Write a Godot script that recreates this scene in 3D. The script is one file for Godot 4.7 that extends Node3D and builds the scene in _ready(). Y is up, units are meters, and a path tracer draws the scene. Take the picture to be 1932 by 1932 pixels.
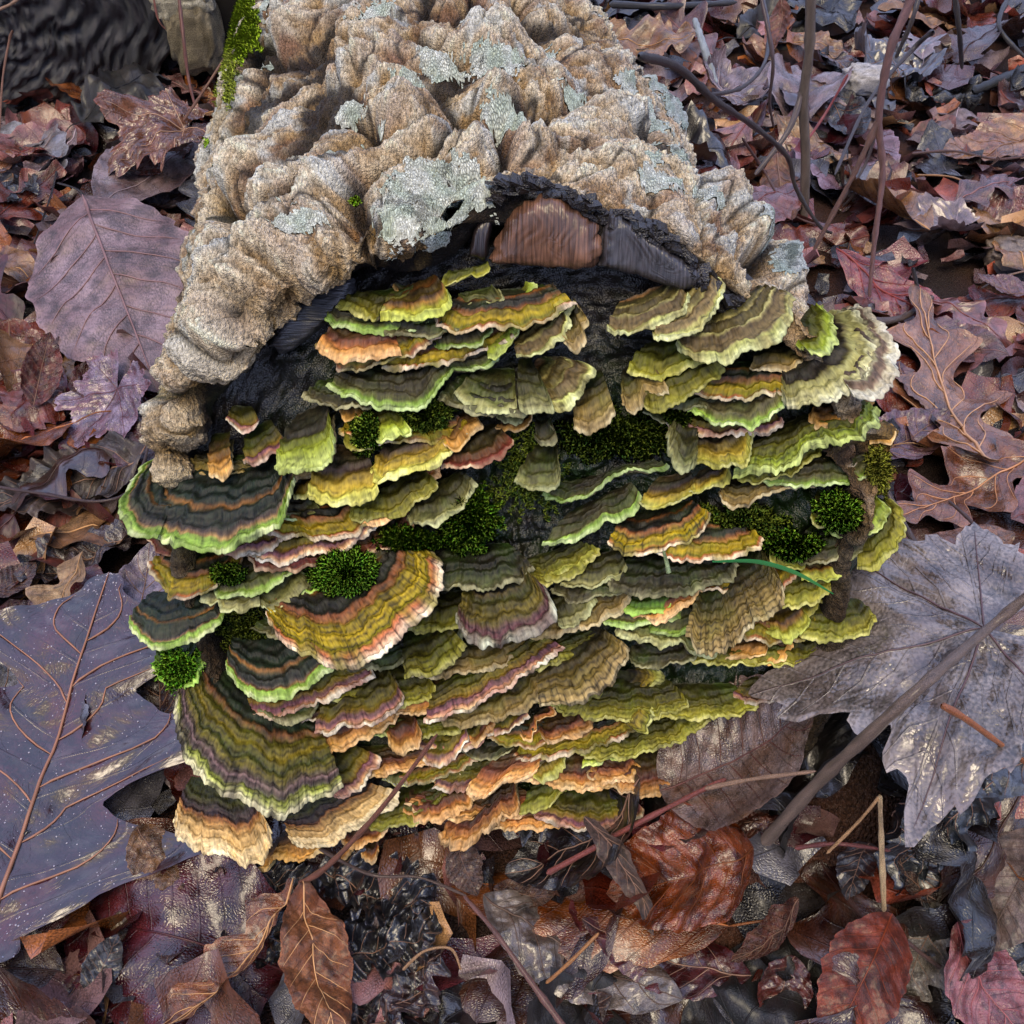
extends Node3D
# ---------------------------------------------------------------- shared state
const HALF := 0.46631
const PITCH := 0.802851
var cam_pos := Vector3(0, 0.5, 0)
var cf := Vector3(0, -sin(PITCH), -cos(PITCH))
var cu := Vector3(0, cos(PITCH), -sin(PITCH))
var cr := Vector3(1, 0, 0)
var sn := FastNoiseLite.new()
var fb := FastNoiseLite.new()
var rng := RandomNumberGenerator.new()
var taken := {}
var M := {}
var TX := {}
# the log: axis, taper and the leaning cut face at its near end
var LA := Vector3(-0.003, 0.154, -0.31)
var LD := Vector3(sin(-0.143), 0, -cos(-0.143))
var LR := Vector3(cos(-0.143), 0, sin(-0.143))
const LRAD := 0.152
const TAPER := 0.063
const LEAN := 0.349
const YAW := 0.21
var FN := Vector3.ZERO
var FE := Vector3.ZERO
var FR := Vector3.ZERO
var FC := Vector3.ZERO
var landmarks := []

func _ready():
	rng.seed = 41
	sn.noise_type = FastNoiseLite.TYPE_SIMPLEX_SMOOTH; sn.frequency = 1.0; sn.fractal_type = FastNoiseLite.FRACTAL_NONE; sn.seed = 7
	fb.noise_type = FastNoiseLite.TYPE_SIMPLEX_SMOOTH; fb.frequency = 1.0; fb.fractal_type = FastNoiseLite.FRACTAL_FBM; fb.fractal_octaves = 4; fb.seed = 19
	var fh := (-LD).rotated(Vector3.UP, -YAW)
	FN = (fh * cos(LEAN) + Vector3.UP * sin(LEAN)).normalized()
	FE = (Vector3.UP * cos(LEAN) - fh * sin(LEAN)).normalized()
	FR = Vector3.UP.cross(FN).normalized()
	FC = LA + LD * -0.02
	camera_and_light()
	make_textures()
	make_materials()
	ground()
	back_log()
	fallen_log()
	brackets()
	moss()
	hero_leaves()
	twigs()
	scattered_leaves()
	small_things()

func camera_and_light():
	var cam := Camera3D.new(); cam.name = "camera"
	cam.position = cam_pos
	cam.rotation = Vector3(-PITCH, 0, 0)
	cam.fov = 50.0; cam.near = 0.02; cam.far = 60.0
	add_child(cam)
	cam.current = true
	var e := Environment.new()
	e.background_mode = Environment.BG_SKY
	var sm := ProceduralSkyMaterial.new()
	sm.sky_top_color = Color(0.60, 0.66, 0.84)
	sm.sky_horizon_color = Color(0.52, 0.56, 0.68)
	sm.sky_curve = 0.25
	sm.ground_bottom_color = Color(0.12, 0.09, 0.07)
	sm.ground_horizon_color = Color(0.30, 0.28, 0.27)
	sm.sky_energy_multiplier = 1.0
	var cn := FastNoiseLite.new(); cn.seed = 5; cn.frequency = 0.012; cn.fractal_octaves = 4
	var ci := cn.get_seamless_image(1024, 512)
	ci.convert(Image.FORMAT_RGBA8)
	var cd := ci.get_data()
	for i in range(0, cd.size(), 4):
		var v := clampf((cd[i] / 255.0 - 0.5) * 2.2, 0.0, 1.0)
		cd[i] = 255; cd[i + 1] = 255; cd[i + 2] = 255; cd[i + 3] = int(v * 120.0)
	sm.sky_cover = ImageTexture.create_from_image(Image.create_from_data(1024, 512, false, Image.FORMAT_RGBA8, cd))
	sm.sky_cover_modulate = Color(1.0, 1.0, 1.02)
	var sky := Sky.new(); sky.sky_material = sm
	e.sky = sky
	e.tonemap_mode = Environment.TONE_MAPPER_LINEAR
	e.tonemap_exposure = 2.5
	e.sdfgi_enabled = true; e.ssao_enabled = true; e.ssil_enabled = true
	var w := WorldEnvironment.new(); w.name = "world_environment"; w.environment = e
	add_child(w)
	var sun := DirectionalLight3D.new(); sun.name = "sun"
	sun.light_color = Color(1.0, 0.93, 0.82)
	sun.light_energy = 0.38
	sun.light_angular_distance = 30.0
	sun.shadow_enabled = true
	add_child(sun)
	sun.look_at_from_position(Vector3(-0.2, 1.4, 0.75), Vector3.ZERO, Vector3.UP)

# ---------------------------------------------------------------- geometry helpers
func ray(p: Vector2) -> Vector3:
	return cf + cr * ((p.x / 966.0 - 1.0) * HALF) + cu * ((1.0 - p.y / 966.0) * HALF)

func on_y(p: Vector2, h: float) -> Vector3:
	var r := ray(p)
	return cam_pos + r * ((h - cam_pos.y) / r.y)

func on_plane(p: Vector2, q: Vector3, n: Vector3) -> Vector3:
	var r := ray(p)
	return cam_pos + r * ((q - cam_pos).dot(n) / r.dot(n))

func on_face(p: Vector2, off := 0.0) -> Vector3:
	return on_plane(p, FC + FN * off, FN)

func to_px(p: Vector3) -> Vector2:
	var q := p - cam_pos
	var d := q.dot(cf)
	return Vector2((q.dot(cr) / d / HALF + 1.0) * 966.0, (1.0 - q.dot(cu) / d / HALF) * 966.0)

func depth_of(p: Vector3) -> float:
	return (p - cam_pos).dot(cf)

func px_size(p: Vector3) -> float:
	return depth_of(p) * 2.0 * HALF / 1932.0

func hx(s: String) -> Color:
	return Color(s).srgb_to_linear()

func grey(c: Color, k: float) -> Color:
	return Color(c.r * k, c.g * k, c.b * k)

func numbered(called: String) -> String:
	var n: int = taken.get(called, 0)
	taken[called] = n + 1
	return called if n == 0 else "%s_%03d" % [called, n]

func thing(called: String, label: String, category: String, at := Vector3.ZERO, group := "") -> Node3D:
	var o := Node3D.new(); o.name = numbered(called)
	add_child(o, true)
	o.position = at
	tag(o, label, category, group)
	return o

func tag(o: Node, label: String, category: String, group := ""):
	o.set_meta("label", label); o.set_meta("category", category)
	if group != "": o.set_meta("group", group)

func put(called: String, mesh: Mesh, mat: Material, parent: Node, label := "") -> MeshInstance3D:
	var o := MeshInstance3D.new()
	o.mesh = mesh; o.material_override = mat
	if parent == self: o.name = numbered(called)
	else:
		var k := 0
		for c in parent.get_children():
			if String(c.name) == called or String(c.name).begins_with(called + "_0"): k += 1
		o.name = called if k == 0 else "%s_%03d" % [called, k]
	parent.add_child(o, true)
	if label != "": o.set_meta("label", label)
	return o

# a grid of nu columns by nv rows; toward says on which side the normals should mostly lie
func gmesh(P: PackedVector3Array, C: PackedColorArray, UV: PackedVector2Array, nu: int, nv: int, toward: Vector3, wrap := false) -> ArrayMesh:
	var n := P.size()
	var N := PackedVector3Array(); N.resize(n)
	var total := 0.0
	for j in nv:
		var j0 := maxi(j - 1, 0) * nu
		var j1 := mini(j + 1, nv - 1) * nu
		for i in nu:
			var i0 := i - 1
			var i1 := i + 1
			if i0 < 0: i0 = nu - 2 if wrap else 0
			if i1 >= nu: i1 = 1 if wrap else nu - 1
			var v := (P[j * nu + i1] - P[j * nu + i0]).cross(P[j1 + i] - P[j0 + i])
			total += v.dot(toward)
			N[j * nu + i] = v.normalized() if v.length_squared() > 1e-20 else toward.normalized()
	var flip := total < 0.0
	if flip:
		for i in n:
			N[i] = -N[i]
	var I := PackedInt32Array(); I.resize((nu - 1) * (nv - 1) * 6)
	var k := 0
	for j in nv - 1:
		for i in nu - 1:
			var a := j * nu + i
			if flip:
				I[k] = a; I[k + 1] = a + 1; I[k + 2] = a + nu
				I[k + 3] = a + 1; I[k + 4] = a + nu + 1; I[k + 5] = a + nu
			else:
				I[k] = a; I[k + 1] = a + nu; I[k + 2] = a + 1
				I[k + 3] = a + 1; I[k + 4] = a + nu; I[k + 5] = a + nu + 1
			k += 6
	return amesh(P, N, C, UV, I)

func amesh(P, N, C, UV, I) -> ArrayMesh:
	var A := []
	A.resize(Mesh.ARRAY_MAX)
	A[Mesh.ARRAY_VERTEX] = P; A[Mesh.ARRAY_NORMAL] = N
	if C.size(): A[Mesh.ARRAY_COLOR] = C
	if UV.size(): A[Mesh.ARRAY_TEX_UV] = UV
	A[Mesh.ARRAY_INDEX] = I
	var m := ArrayMesh.new()
	m.add_surface_from_arrays(Mesh.PRIMITIVE_TRIANGLES, A)
	return m

# smooth polyline through points
func smooth(pts: Array, per: int) -> Array:
	var out := []
	var n := pts.size()
	for i in n - 1:
		var p0 = pts[maxi(i - 1, 0)]
		var p1 = pts[i]
		var p2 = pts[i + 1]
		var p3 = pts[mini(i + 2, n - 1)]
		for k in per:
			var t := float(k) / per
			out.append(0.5 * (2.0 * p1 + (p2 - p0) * t + (2.0 * p0 - 5.0 * p1 + 4.0 * p2 - p3) * t * t + (3.0 * p1 - p0 - 3.0 * p2 + p3) * t * t * t))
	out.append(pts[n - 1])
	return out

func along(pts: Array, t: float):
	var f := clampf(t, 0.0, 1.0) * (pts.size() - 1)
	var i := mini(int(f), pts.size() - 2)
	return pts[i].lerp(pts[i + 1], f - i)

# a round stem along pts (Vector3) with radii r0 to r1, knobbly by bump
func tube(pts: Array, r0: float, r1: float, col: Color, sides := 7, bump := 0.0, per := 6) -> ArrayMesh:
	var path := smooth(pts, per)
	var n := path.size()
	var P := PackedVector3Array(); var C := PackedColorArray(); var UV := PackedVector2Array(); var N := PackedVector3Array(); var I := PackedInt32Array()
	var up := Vector3(0.13, 1, 0.21).normalized()
	var run := 0.0
	for i in n:
		var d: Vector3 = (path[mini(i + 1, n - 1)] - path[maxi(i - 1, 0)]).normalized()
		var a := d.cross(up)
		if a.length() < 0.05: a = d.cross(Vector3.RIGHT)
		a = a.normalized()
		var b := a.cross(d).normalized()
		up = b
		if i > 0: run += path[i].distance_to(path[i - 1])
		var t := float(i) / (n - 1)
		var r := lerpf(r0, r1, t)
		if i == 0 or i == n - 1: r *= 0.35
		if bump > 0.0: r *= 1.0 + bump * sn.get_noise_2d(run * 90.0, path[0].x * 300.0) + bump * 1.2 * pow(maxf(0.0, sin(run * 110.0 + path[0].z * 50.0)), 14.0)
		for k in sides + 1:
			var ph := TAU * k / sides
			var o := a * cos(ph) + b * sin(ph)
			P.append(path[i] + o * r); N.append(o)
			UV.append(Vector2(run / 0.02, float(k) / sides))
			C.append(grey(col, 0.8 + 0.35 * sn.get_noise_3d(run * 130.0, cos(ph) * 1.3, sin(ph) * 1.3 + path[0].x * 40.0)))
	var s := sides + 1
	for i in n - 1:
		for k in sides:
			var q := i * s + k
			I.append_array([q, q + 1, q + s, q + 1, q + s + 1, q + s])
	# the winding seen from outside must be clockwise
	var g := (P[I[1]] - P[I[0]]).cross(P[I[2]] - P[I[0]])
	if g.dot(N[I[0]]) > 0.0:
		for q in range(0, I.size(), 3):
			var w := I[q + 1]; I[q + 1] = I[q + 2]; I[q + 2] = w
	return amesh(P, N, C, UV, I)

# ---------------------------------------------------------------- textures and materials
func noise_image(size: int, freq: float, octaves: int, sd: int, kind := FastNoiseLite.TYPE_SIMPLEX_SMOOTH) -> Image:
	var n := FastNoiseLite.new()
	n.noise_type = kind; n.frequency = freq; n.fractal_octaves = octaves; n.seed = sd
	if kind == FastNoiseLite.TYPE_CELLULAR:
		n.cellular_return_type = FastNoiseLite.RETURN_DISTANCE2_SUB
		n.fractal_type = FastNoiseLite.FRACTAL_NONE
		n.domain_warp_enabled = true; n.domain_warp_amplitude = 14.0; n.domain_warp_frequency = 0.02
	var im := n.get_seamless_image(size, size)
	im.convert(Image.FORMAT_L8)
	return im

func tone(im: Image, lo: float, hi: float, power := 1.0) -> Image:
	var d := im.get_data()
	var lut := PackedByteArray(); lut.resize(256)
	for i in 256:
		lut[i] = int(clampf(lerpf(lo, hi, pow(i / 255.0, power)), 0.0, 1.0) * 255.0)
	for i in d.size(): d[i] = lut[d[i]]
	return Image.create_from_data(im.get_width(), im.get_height(), false, Image.FORMAT_L8, d)

func times(a: Image, b: Image) -> Image:
	var x := a.get_data(); var y := b.get_data()
	for i in x.size(): x[i] = x[i] * y[i] / 255
	return Image.create_from_data(a.get_width(), a.get_height(), false, Image.FORMAT_L8, x)

func tex(im: Image) -> ImageTexture:
	return ImageTexture.create_from_image(im)

func streaks(w: int, h: int, sq: int, freq: float, sd: int) -> Image:
	var n := FastNoiseLite.new()
	n.noise_type = FastNoiseLite.TYPE_SIMPLEX_SMOOTH; n.frequency = freq; n.fractal_octaves = 3; n.seed = sd
	var im := n.get_seamless_image(w, h / sq)
	im.convert(Image.FORMAT_L8)
	im.resize(w, h, Image.INTERPOLATE_CUBIC)
	return im

func stroke(d: PackedByteArray, size: int, pts: Array, w0: float, w1: float, val: int):
	var n := pts.size()
	for i in n - 1:
		var a: Vector2 = pts[i] * size
		var b: Vector2 = pts[i + 1] * size
		var steps := maxi(1, int(a.distance_to(b)))
		for k in steps:
			var p := a.lerp(b, float(k) / steps)
			var r := lerpf(w0, w1, (i + float(k) / steps) / (n - 1))
			var ri := int(ceil(r))
			for dy in range(-ri, ri + 1):
				for dx in range(-ri, ri + 1):
					if dx * dx + dy * dy <= r * r + 0.4:
						var x := int(p.x) + dx; var y := int(p.y) + dy
						if x >= 0 and y >= 0 and x < size and y < size: d[y * size + x] = val

func vein_layer(kind: String, size: int) -> PackedByteArray:
	var d := PackedByteArray(); d.resize(size * size); d.fill(128)
	if kind == "pinnate":
		stroke(d, size, [Vector2(0.5, 0), Vector2(0.5, 0.6), Vector2(0.5, 1)], 4.0, 1.5, 255)
		for i in 9:
			var t := 0.06 + 0.095 * i
			for s in [-1.0, 1.0]:
				var y0: float = t + (0.03 if s > 0 else 0.0)
				var a := Vector2(0.5, y0); var b := Vector2(0.5 + s * 0.25, y0 + 0.08); var c := Vector2(0.5 + s * 0.47, y0 + 0.19)
				stroke(d, size, smooth([a, b, c], 8), 2.2, 0.7, 235)
				for q in 5:
					var m: Vector2 = a.lerp(b, q / 2.5) if q < 3 else b.lerp(c, (q - 2.5) / 2.5)
					stroke(d, size, smooth([m, m + Vector2(s * 0.03, 0.05), m + Vector2(s * 0.02, 0.1)], 4), 0.7, 0.4, 200)
	else:
		for a in [0.0, 0.85, -0.85, 1.75, -1.75]:
			var dir := Vector2(sin(a), cos(a)); var o := Vector2(0.5, 0.4)
			var ln := 0.58 if absf(a) < 1.0 else 0.4
			stroke(d, size, [o, o + dir * ln * 0.5, o + dir * ln], 3.6, 1.0, 255)
			for q in 6:
				var m := o + dir * ln * (0.15 + 0.13 * q)
				for s in [-1.0, 1.0]:
					var d2 := dir.rotated(s * 0.75)
					stroke(d, size, [m, m + d2 * 0.07, m + d2.rotated(-s * 0.2) * 0.15], 1.5, 0.5, 215)
	return d

func make_textures():
	for kind in ["pinnate", "palmate"]:
		var size := 768
		var net := tone(noise_image(size, 0.085, 1, 3, FastNoiseLite.TYPE_CELLULAR), 0.0, 1.0, 0.6)
		var blot := noise_image(size, 0.006, 5, 11)
		var grain := noise_image(size, 0.12, 3, 12)
		var v := vein_layer(kind, size)
		var nd := net.get_data(); var bd := blot.get_data(); var gd := grain.get_data()
		var al := PackedByteArray(); al.resize(size * size)
		var hg := PackedByteArray(); hg.resize(size * size)
		for i in size * size:
			var k: int = v[i]
			var a := 0.50 + 0.20 * nd[i] / 255.0 + 0.42 * (bd[i] / 255.0 - 0.5) + 0.45 * (gd[i] / 255.0 - 0.5)
			var h := 0.30 + 0.22 * nd[i] / 255.0 + 0.25 * gd[i] / 255.0
			if k > 128:
				a = lerpf(a, 0.36 + 0.3 * gd[i] / 255.0, (k - 128) / 160.0)
				h = lerpf(h, 0.95, (k - 128) / 127.0)
			al[i] = int(clampf((a - 0.5) * 1.35 + 0.78, 0.2, 1.0) * 255.0)
			hg[i] = int(clampf(h, 0.0, 1.0) * 255.0)
		TX[kind] = tex(Image.create_from_data(size, size, false, Image.FORMAT_L8, al))
		TX[kind + "_h"] = tex(Image.create_from_data(size, size, false, Image.FORMAT_L8, hg))
	TX.fibre = tex(times(tone(streaks(512, 512, 2, 0.055, 21), 0.40, 1.5), tone(noise_image(512, 0.03, 4, 22), 0.6, 1.3)))
	TX.fibre_h = tex(streaks(512, 512, 2, 0.055, 21))
	var crk := times(tone(noise_image(1024, 0.024, 1, 52, FastNoiseLite.TYPE_CELLULAR), 0.30, 1.25, 0.45), tone(noise_image(1024, 0.055, 1, 53, FastNoiseLite.TYPE_CELLULAR), 0.45, 1.2, 0.5))
	TX.bark_h = tex(times(crk, tone(noise_image(1024, 0.03, 5, 54), 0.4, 1.3)))
	TX.bark = tex(times(tone(crk, 0.30, 1.5), tone(noise_image(1024, 0.025, 6, 55), 0.40, 1.45)))
	TX.grain = tex(tone(streaks(512, 512, 8, 0.05, 24), 0.5, 1.3))
	TX.grain_h = tex(streaks(512, 512, 8, 0.05, 24))
	TX.wet = tex(tone(noise_image(512, 0.02, 4, 31), 0.10, 1.0, 1.4))
	TX.speck = tex(noise_image(512, 0.10, 4, 33))
	TX.speck_a = tex(tone(noise_image(512, 0.06, 5, 34), 0.45, 1.3))
	TX.radial = tex(tone(streaks(512, 512, 6, 0.045, 41), 0.84, 1.1))
	TX.radial_h = tex(streaks(512, 512, 6, 0.045, 41))
	TX.crack = tex(tone(noise_image(512, 0.05, 1, 51, FastNoiseLite.TYPE_CELLULAR), 0.5, 1.1, 0.5))

func mat(rough: float, albedo: Texture2D = null, height: Texture2D = null, hs := 0.0, spec := 0.5, coat := 0.0, coat_rough := 0.2) -> StandardMaterial3D:
	var m := StandardMaterial3D.new()
	m.vertex_color_use_as_albedo = true
	m.albedo_color = Color.WHITE
	m.roughness = rough; m.metallic_specular = spec
	if albedo: m.albedo_texture = albedo
	if height:
		m.heightmap_enabled = true; m.heightmap_texture = height; m.heightmap_scale = hs
	if coat > 0.0:
		m.clearcoat_enabled = true; m.clearcoat = coat; m.clearcoat_roughness = coat_rough
	m.cull_mode = BaseMaterial3D.CULL_DISABLED
	return m

func triplanar(m: StandardMaterial3D, k: float) -> StandardMaterial3D:
	m.uv1_triplanar = true; m.uv1_world_triplanar = true; m.uv1_scale = Vector3(k, k, k)
	return m

func make_materials():
	M.bark = triplanar(mat(0.7, TX.bark, TX.bark_h, 0.24, 0.4), 20.0)
	M.bark.uv1_scale = Vector3(26, 26, 15)
	M.lichen = triplanar(mat(0.9, TX.crack, TX.crack, 0.08, 0.2), 45.0)
	M.wood = triplanar(mat(0.38, TX.speck_a, TX.speck, 0.06, 0.55), 22.0)
	M.wood_smooth = mat(0.34, TX.grain, TX.grain_h, 0.03, 0.55)
	M.cap = mat(0.6, TX.radial, TX.radial_h, 0.012, 0.4)
	M.margin = mat(0.58, TX.radial, TX.radial_h, 0.02, 0.4)
	M.pore = triplanar(mat(0.85, TX.speck_a, TX.speck, 0.02, 0.3), 60.0)
	for kind in ["pinnate", "palmate"]:
		var w := mat(0.34, TX[kind], TX[kind + "_h"], 0.09, 0.62, 0.7, 0.16)
		w.roughness_texture = TX.wet; w.roughness = 0.62
		w.clearcoat_texture = TX.wet
		M["wet_" + kind] = w
		var g := mat(0.3, TX[kind], TX[kind + "_h"], 0.05, 0.62, 0.6, 0.12)
		M["gloss_" + kind] = g
		var dry := mat(0.62, TX[kind], TX[kind + "_h"], 0.10, 0.5, 0.35, 0.34)
		M["dry_" + kind] = dry
	M.stem = triplanar(mat(0.42, TX.speck_a, TX.speck, 0.09, 0.55, 0.3, 0.2), 60.0)
	M.vein = mat(0.5)
	M.soil = triplanar(mat(0.5, TX.speck_a, TX.speck, 0.5, 0.5), 12.0)
	M.moss = mat(0.7, null, null, 0.0, 0.35)
	M.moss.backlight_enabled = true; M.moss.backlight = Color(0.25, 0.3, 0.1)
	M.grass = mat(0.45, null, null, 0.0, 0.5)
	M.drop = mat(0.06, null, null, 0.0, 0.6)

# ---------------------------------------------------------------- the setting
func ground():
	var nu := 170; var nv := 170
	var P := PackedVector3Array(); var C := PackedColorArray(); var UV := PackedVector2Array()
	var dark := hx("3a2a22"); var red := hx("5a3a2e")
	for j in nv:
		for i in nu:
			var a := float(i) / (nu - 1) * 2.0 - 1.0
			var b := float(j) / (nv - 1) * 2.0 - 1.0
			var x := a * 0.8 + signf(a) * pow(absf(a), 9.0) * 24.0
			var z := -0.5 + b * 0.8 + signf(b) * pow(absf(b), 9.0) * 24.0
			var y := ground_y(x, z)
			P.append(Vector3(x, y, z))
			C.append(dark.lerp(red, clampf(0.5 + sn.get_noise_2d(x * 9.0, z * 9.0), 0, 1)))
			UV.append(Vector2(x, z))
	var o := put("ground", gmesh(P, C, UV, nu, nv, Vector3.UP), M.soil, self)
	o.set_meta("kind", "structure"); o.set_meta("label", "dark wet woodland soil under the fallen leaves")

func ground_y(x: float, z: float) -> float:
	return mound(x, z) - 0.004 + 0.006 * sn.get_noise_2d(x * 6.0, z * 6.0) + 0.003 * fb.get_noise_2d(x * 30.0, z * 30.0)

# leaves are heaped against the right side of the log end
func mound(x: float, z: float) -> float:
	var dx := (x - 0.175) / 0.095; var dz := (z + 0.285) / 0.056
	return 0.108 * exp(-0.5 * (dx * dx + dz * dz))

# the black rotten log at the upper left: lumpy cylinder lying away from the camera, its end facing us
func back_log():
	var root := thing("rotten_log", "black wet rotten log end standing behind the leaves at upper left", "log", Vector3.ZERO)
	var nu := 90; var nv := 70
	var c := Vector3(-0.50, 0.12, -1.02)
	var d := Vector3(-0.32, 0, -0.95).normalized()
	var rt := Vector3(-d.z, 0, d.x)
	for part in 2:
		var P := PackedVector3Array(); var C := PackedColorArray(); var UV := PackedVector2Array()
		for j in nv:
			var v := float(j) / (nv - 1)
			for i in nu:
				var th := TAU * i / (nu - 1)
				var dir := rt * cos(th) + Vector3.UP * sin(th)
				var w := 1.0 + 0.10 * sn.get_noise_2d(cos(th) * 1.6, sin(th) * 1.6 + 9.0)
				var p: Vector3
				if part == 0:
					p = c + dir * (0.195 * w * v) - d * (0.012 * sin(v * PI * 0.5) + 0.004 * sn.get_noise_3dv(dir * v * 9.0))
					p -= d * 0.004 * fb.get_noise_3dv(p * 60.0)
					p -= d * 0.0022 * sin(60.0 * v + 5.0 * sn.get_noise_2d(dir.x * v * 6.0, dir.y * v * 6.0) * 2.0)
				else:
					p = c + dir * (0.196 * w) + d * (v * 0.6)
					p += dir * (0.008 * fb.get_noise_3dv(p * 14.0))
				P.append(p)
				C.append(grey(hx("2c2a2e"), 0.6 + 0.8 * absf(fb.get_noise_3dv(p * 25.0))))
				UV.append(Vector2(th * 3.0, v * 6.0))
		put("cut_face" if part == 0 else "bark", gmesh(P, C, UV, nu, nv, -d if part == 0 else Vector3.UP, true), M.wood, root)
	var chunk := thing("bark_chunk", "pale cream chunk of rotten bark between the black log and the big log", "bark piece")
	var q := on_y(Vector2(372, 118), 0.03)
	put("bark_slab", rough_slab(above(q, 368, 62), Vector3(0.024, 0.036, 0.03), hx("b0a284"), 3), M.bark, chunk)
	put("bark_flake", rough_slab(above(q, 345, 6), Vector3(0.028, 0.016, 0.02), hx("d8d0b8"), 8), M.bark, chunk)
	put("rotten_core", rough_slab(above(q, 372, 60) + Vector3(0.03, -0.01, -0.06), Vector3(0.075, 0.11, 0.04), hx("241f1c"), 5), M.bark, chunk)

func rough_slab(at: Vector3, size: Vector3, col: Color, sd: int) -> ArrayMesh:
	var nu := 40; var nv := 26
	var P := PackedVector3Array(); var C := PackedColorArray(); var UV := PackedVector2Array()
	for j in nv:
		for i in nu:
			var a := TAU * i / (nu - 1); var b := PI * (float(j) / (nv - 1) - 0.5)
			var dir := Vector3(cos(a) * cos(b), sin(b), sin(a) * cos(b))
			var q := Vector3(signf(dir.x) * pow(absf(dir.x), 0.7), signf(dir.y) * pow(absf(dir.y), 0.7), signf(dir.z) * pow(absf(dir.z), 0.7)) * size
			q *= 1.0 + 0.28 * fb.get_noise_3d(dir.x * 1.7 + sd, dir.y * 1.7, dir.z * 1.7)
			P.append(at + q)
			C.append(grey(col, 0.75 + 0.6 * fb.get_noise_3d(dir.x * 5.0 + sd, dir.y * 5.0, dir.z * 5.0)))
			UV.append(Vector2(q.x / 0.03 + q.z / 0.03, q.y / 0.06))
	return gmesh(P, C, UV, nu, nv, Vector3.ZERO, true) if false else ball_mesh(P, C, UV, nu, nv, at)

# a closed lump: normals away from its middle
func ball_mesh(P, C, UV, nu: int, nv: int, mid: Vector3) -> ArrayMesh:
	var m := gmesh(P, C, UV, nu, nv, P[(nv / 2) * nu] - mid, true)
	var A := m.surface_get_arrays(0)
	var N: PackedVector3Array = A[Mesh.ARRAY_NORMAL]
	var total := 0.0
	for i in N.size(): total += N[i].dot(P[i] - mid)
	if total < 0.0:
		for i in N.size(): N[i] = -N[i]
		var I: PackedInt32Array = A[Mesh.ARRAY_INDEX]
		for q in range(0, I.size(), 3):
			var w := I[q + 1]; I[q + 1] = I[q + 2]; I[q + 2] = w
		return amesh(P, N, C, UV, I)
	return m

# ---------------------------------------------------------------- the log
func axis_radius(s: float) -> float:
	return LRAD - TAPER * s

func cyl(s: float, th: float) -> Vector3:
	return LA + LD * s + (LR * cos(th) + Vector3.UP * sin(th)) * axis_radius(s)

func hit_s(p: Vector2) -> float:
	var r := ray(p).normalized()
	var t := 0.2
	while t < 1.5:
		var q := cam_pos + r * t - LA
		var s := q.dot(LD)
		if Vector2(q.dot(LR), q.y).length() < axis_radius(s): return s
		t += 0.001
	return 9.0

# where the bark ends on the cut face, in picture units of the survey, left to right
const RIM := [[338, 858], [352, 845], [385, 790], [420, 720], [500, 625], [520, 575], [600, 525], [690, 502], [780, 510], [850, 488], [890, 440], [915, 390], [940, 348], [1010, 338], [1100, 372], [1180, 402], [1250, 432], [1300, 485], [1350, 532], [1420, 572], [1500, 580], [1600, 600], [1640, 700], [1655, 800], [1650, 920]]
var rim_th := []
var rim_rho := []
var rim_s := []

# where the plane of the cut meets the bark at that angle
func plane_s(th: float) -> float:
	var o := LA + (LR * cos(th) + Vector3.UP * sin(th)) * LRAD
	return (FC - o).dot(FN) / LD.dot(FN)

func rim_setup():
	for r in RIM:
		var p := Vector2(r[0], r[1])
		var q := on_face(p) - FC
		var a := q.dot(FR); var b := q.dot(FE)
		rim_th.append(atan2(b, a)); rim_rho.append(Vector2(a, b).length())
		var hs := hit_s(p)
		var plane := plane_s(atan2(b, a))
		rim_s.append(clampf(hs + 0.02, plane - lerpf(0.024, -0.002, smoothstep(2.25, 2.6, rim_th[-1])), plane + 0.006))

func rim_at(th: float, table: Array, rest: float) -> float:
	var sum := 0.0
	for k in 7: sum += rim_raw(th + (k - 3) * 0.03, table, rest) * [0.06, 0.12, 0.2, 0.24, 0.2, 0.12, 0.06][k]
	return sum

func rim_raw(th: float, table: Array, rest: float) -> float:
	# table runs from the left (large angle) to the right (small angle)
	var n := rim_th.size()
	if th >= rim_th[0]: return lerpf(table[0], rest, clampf((th - rim_th[0]) / 0.05, 0, 1))
	if th <= rim_th[n - 1]: return lerpf(table[n - 1], rest, clampf((rim_th[n - 1] - th) / 0.12, 0, 1))
	for i in n - 1:
		if th <= rim_th[i] and th >= rim_th[i + 1]:
			return lerpf(table[i], table[i + 1], (rim_th[i] - th) / maxf(1e-5, rim_th[i] - rim_th[i + 1]))
	return rest

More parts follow.
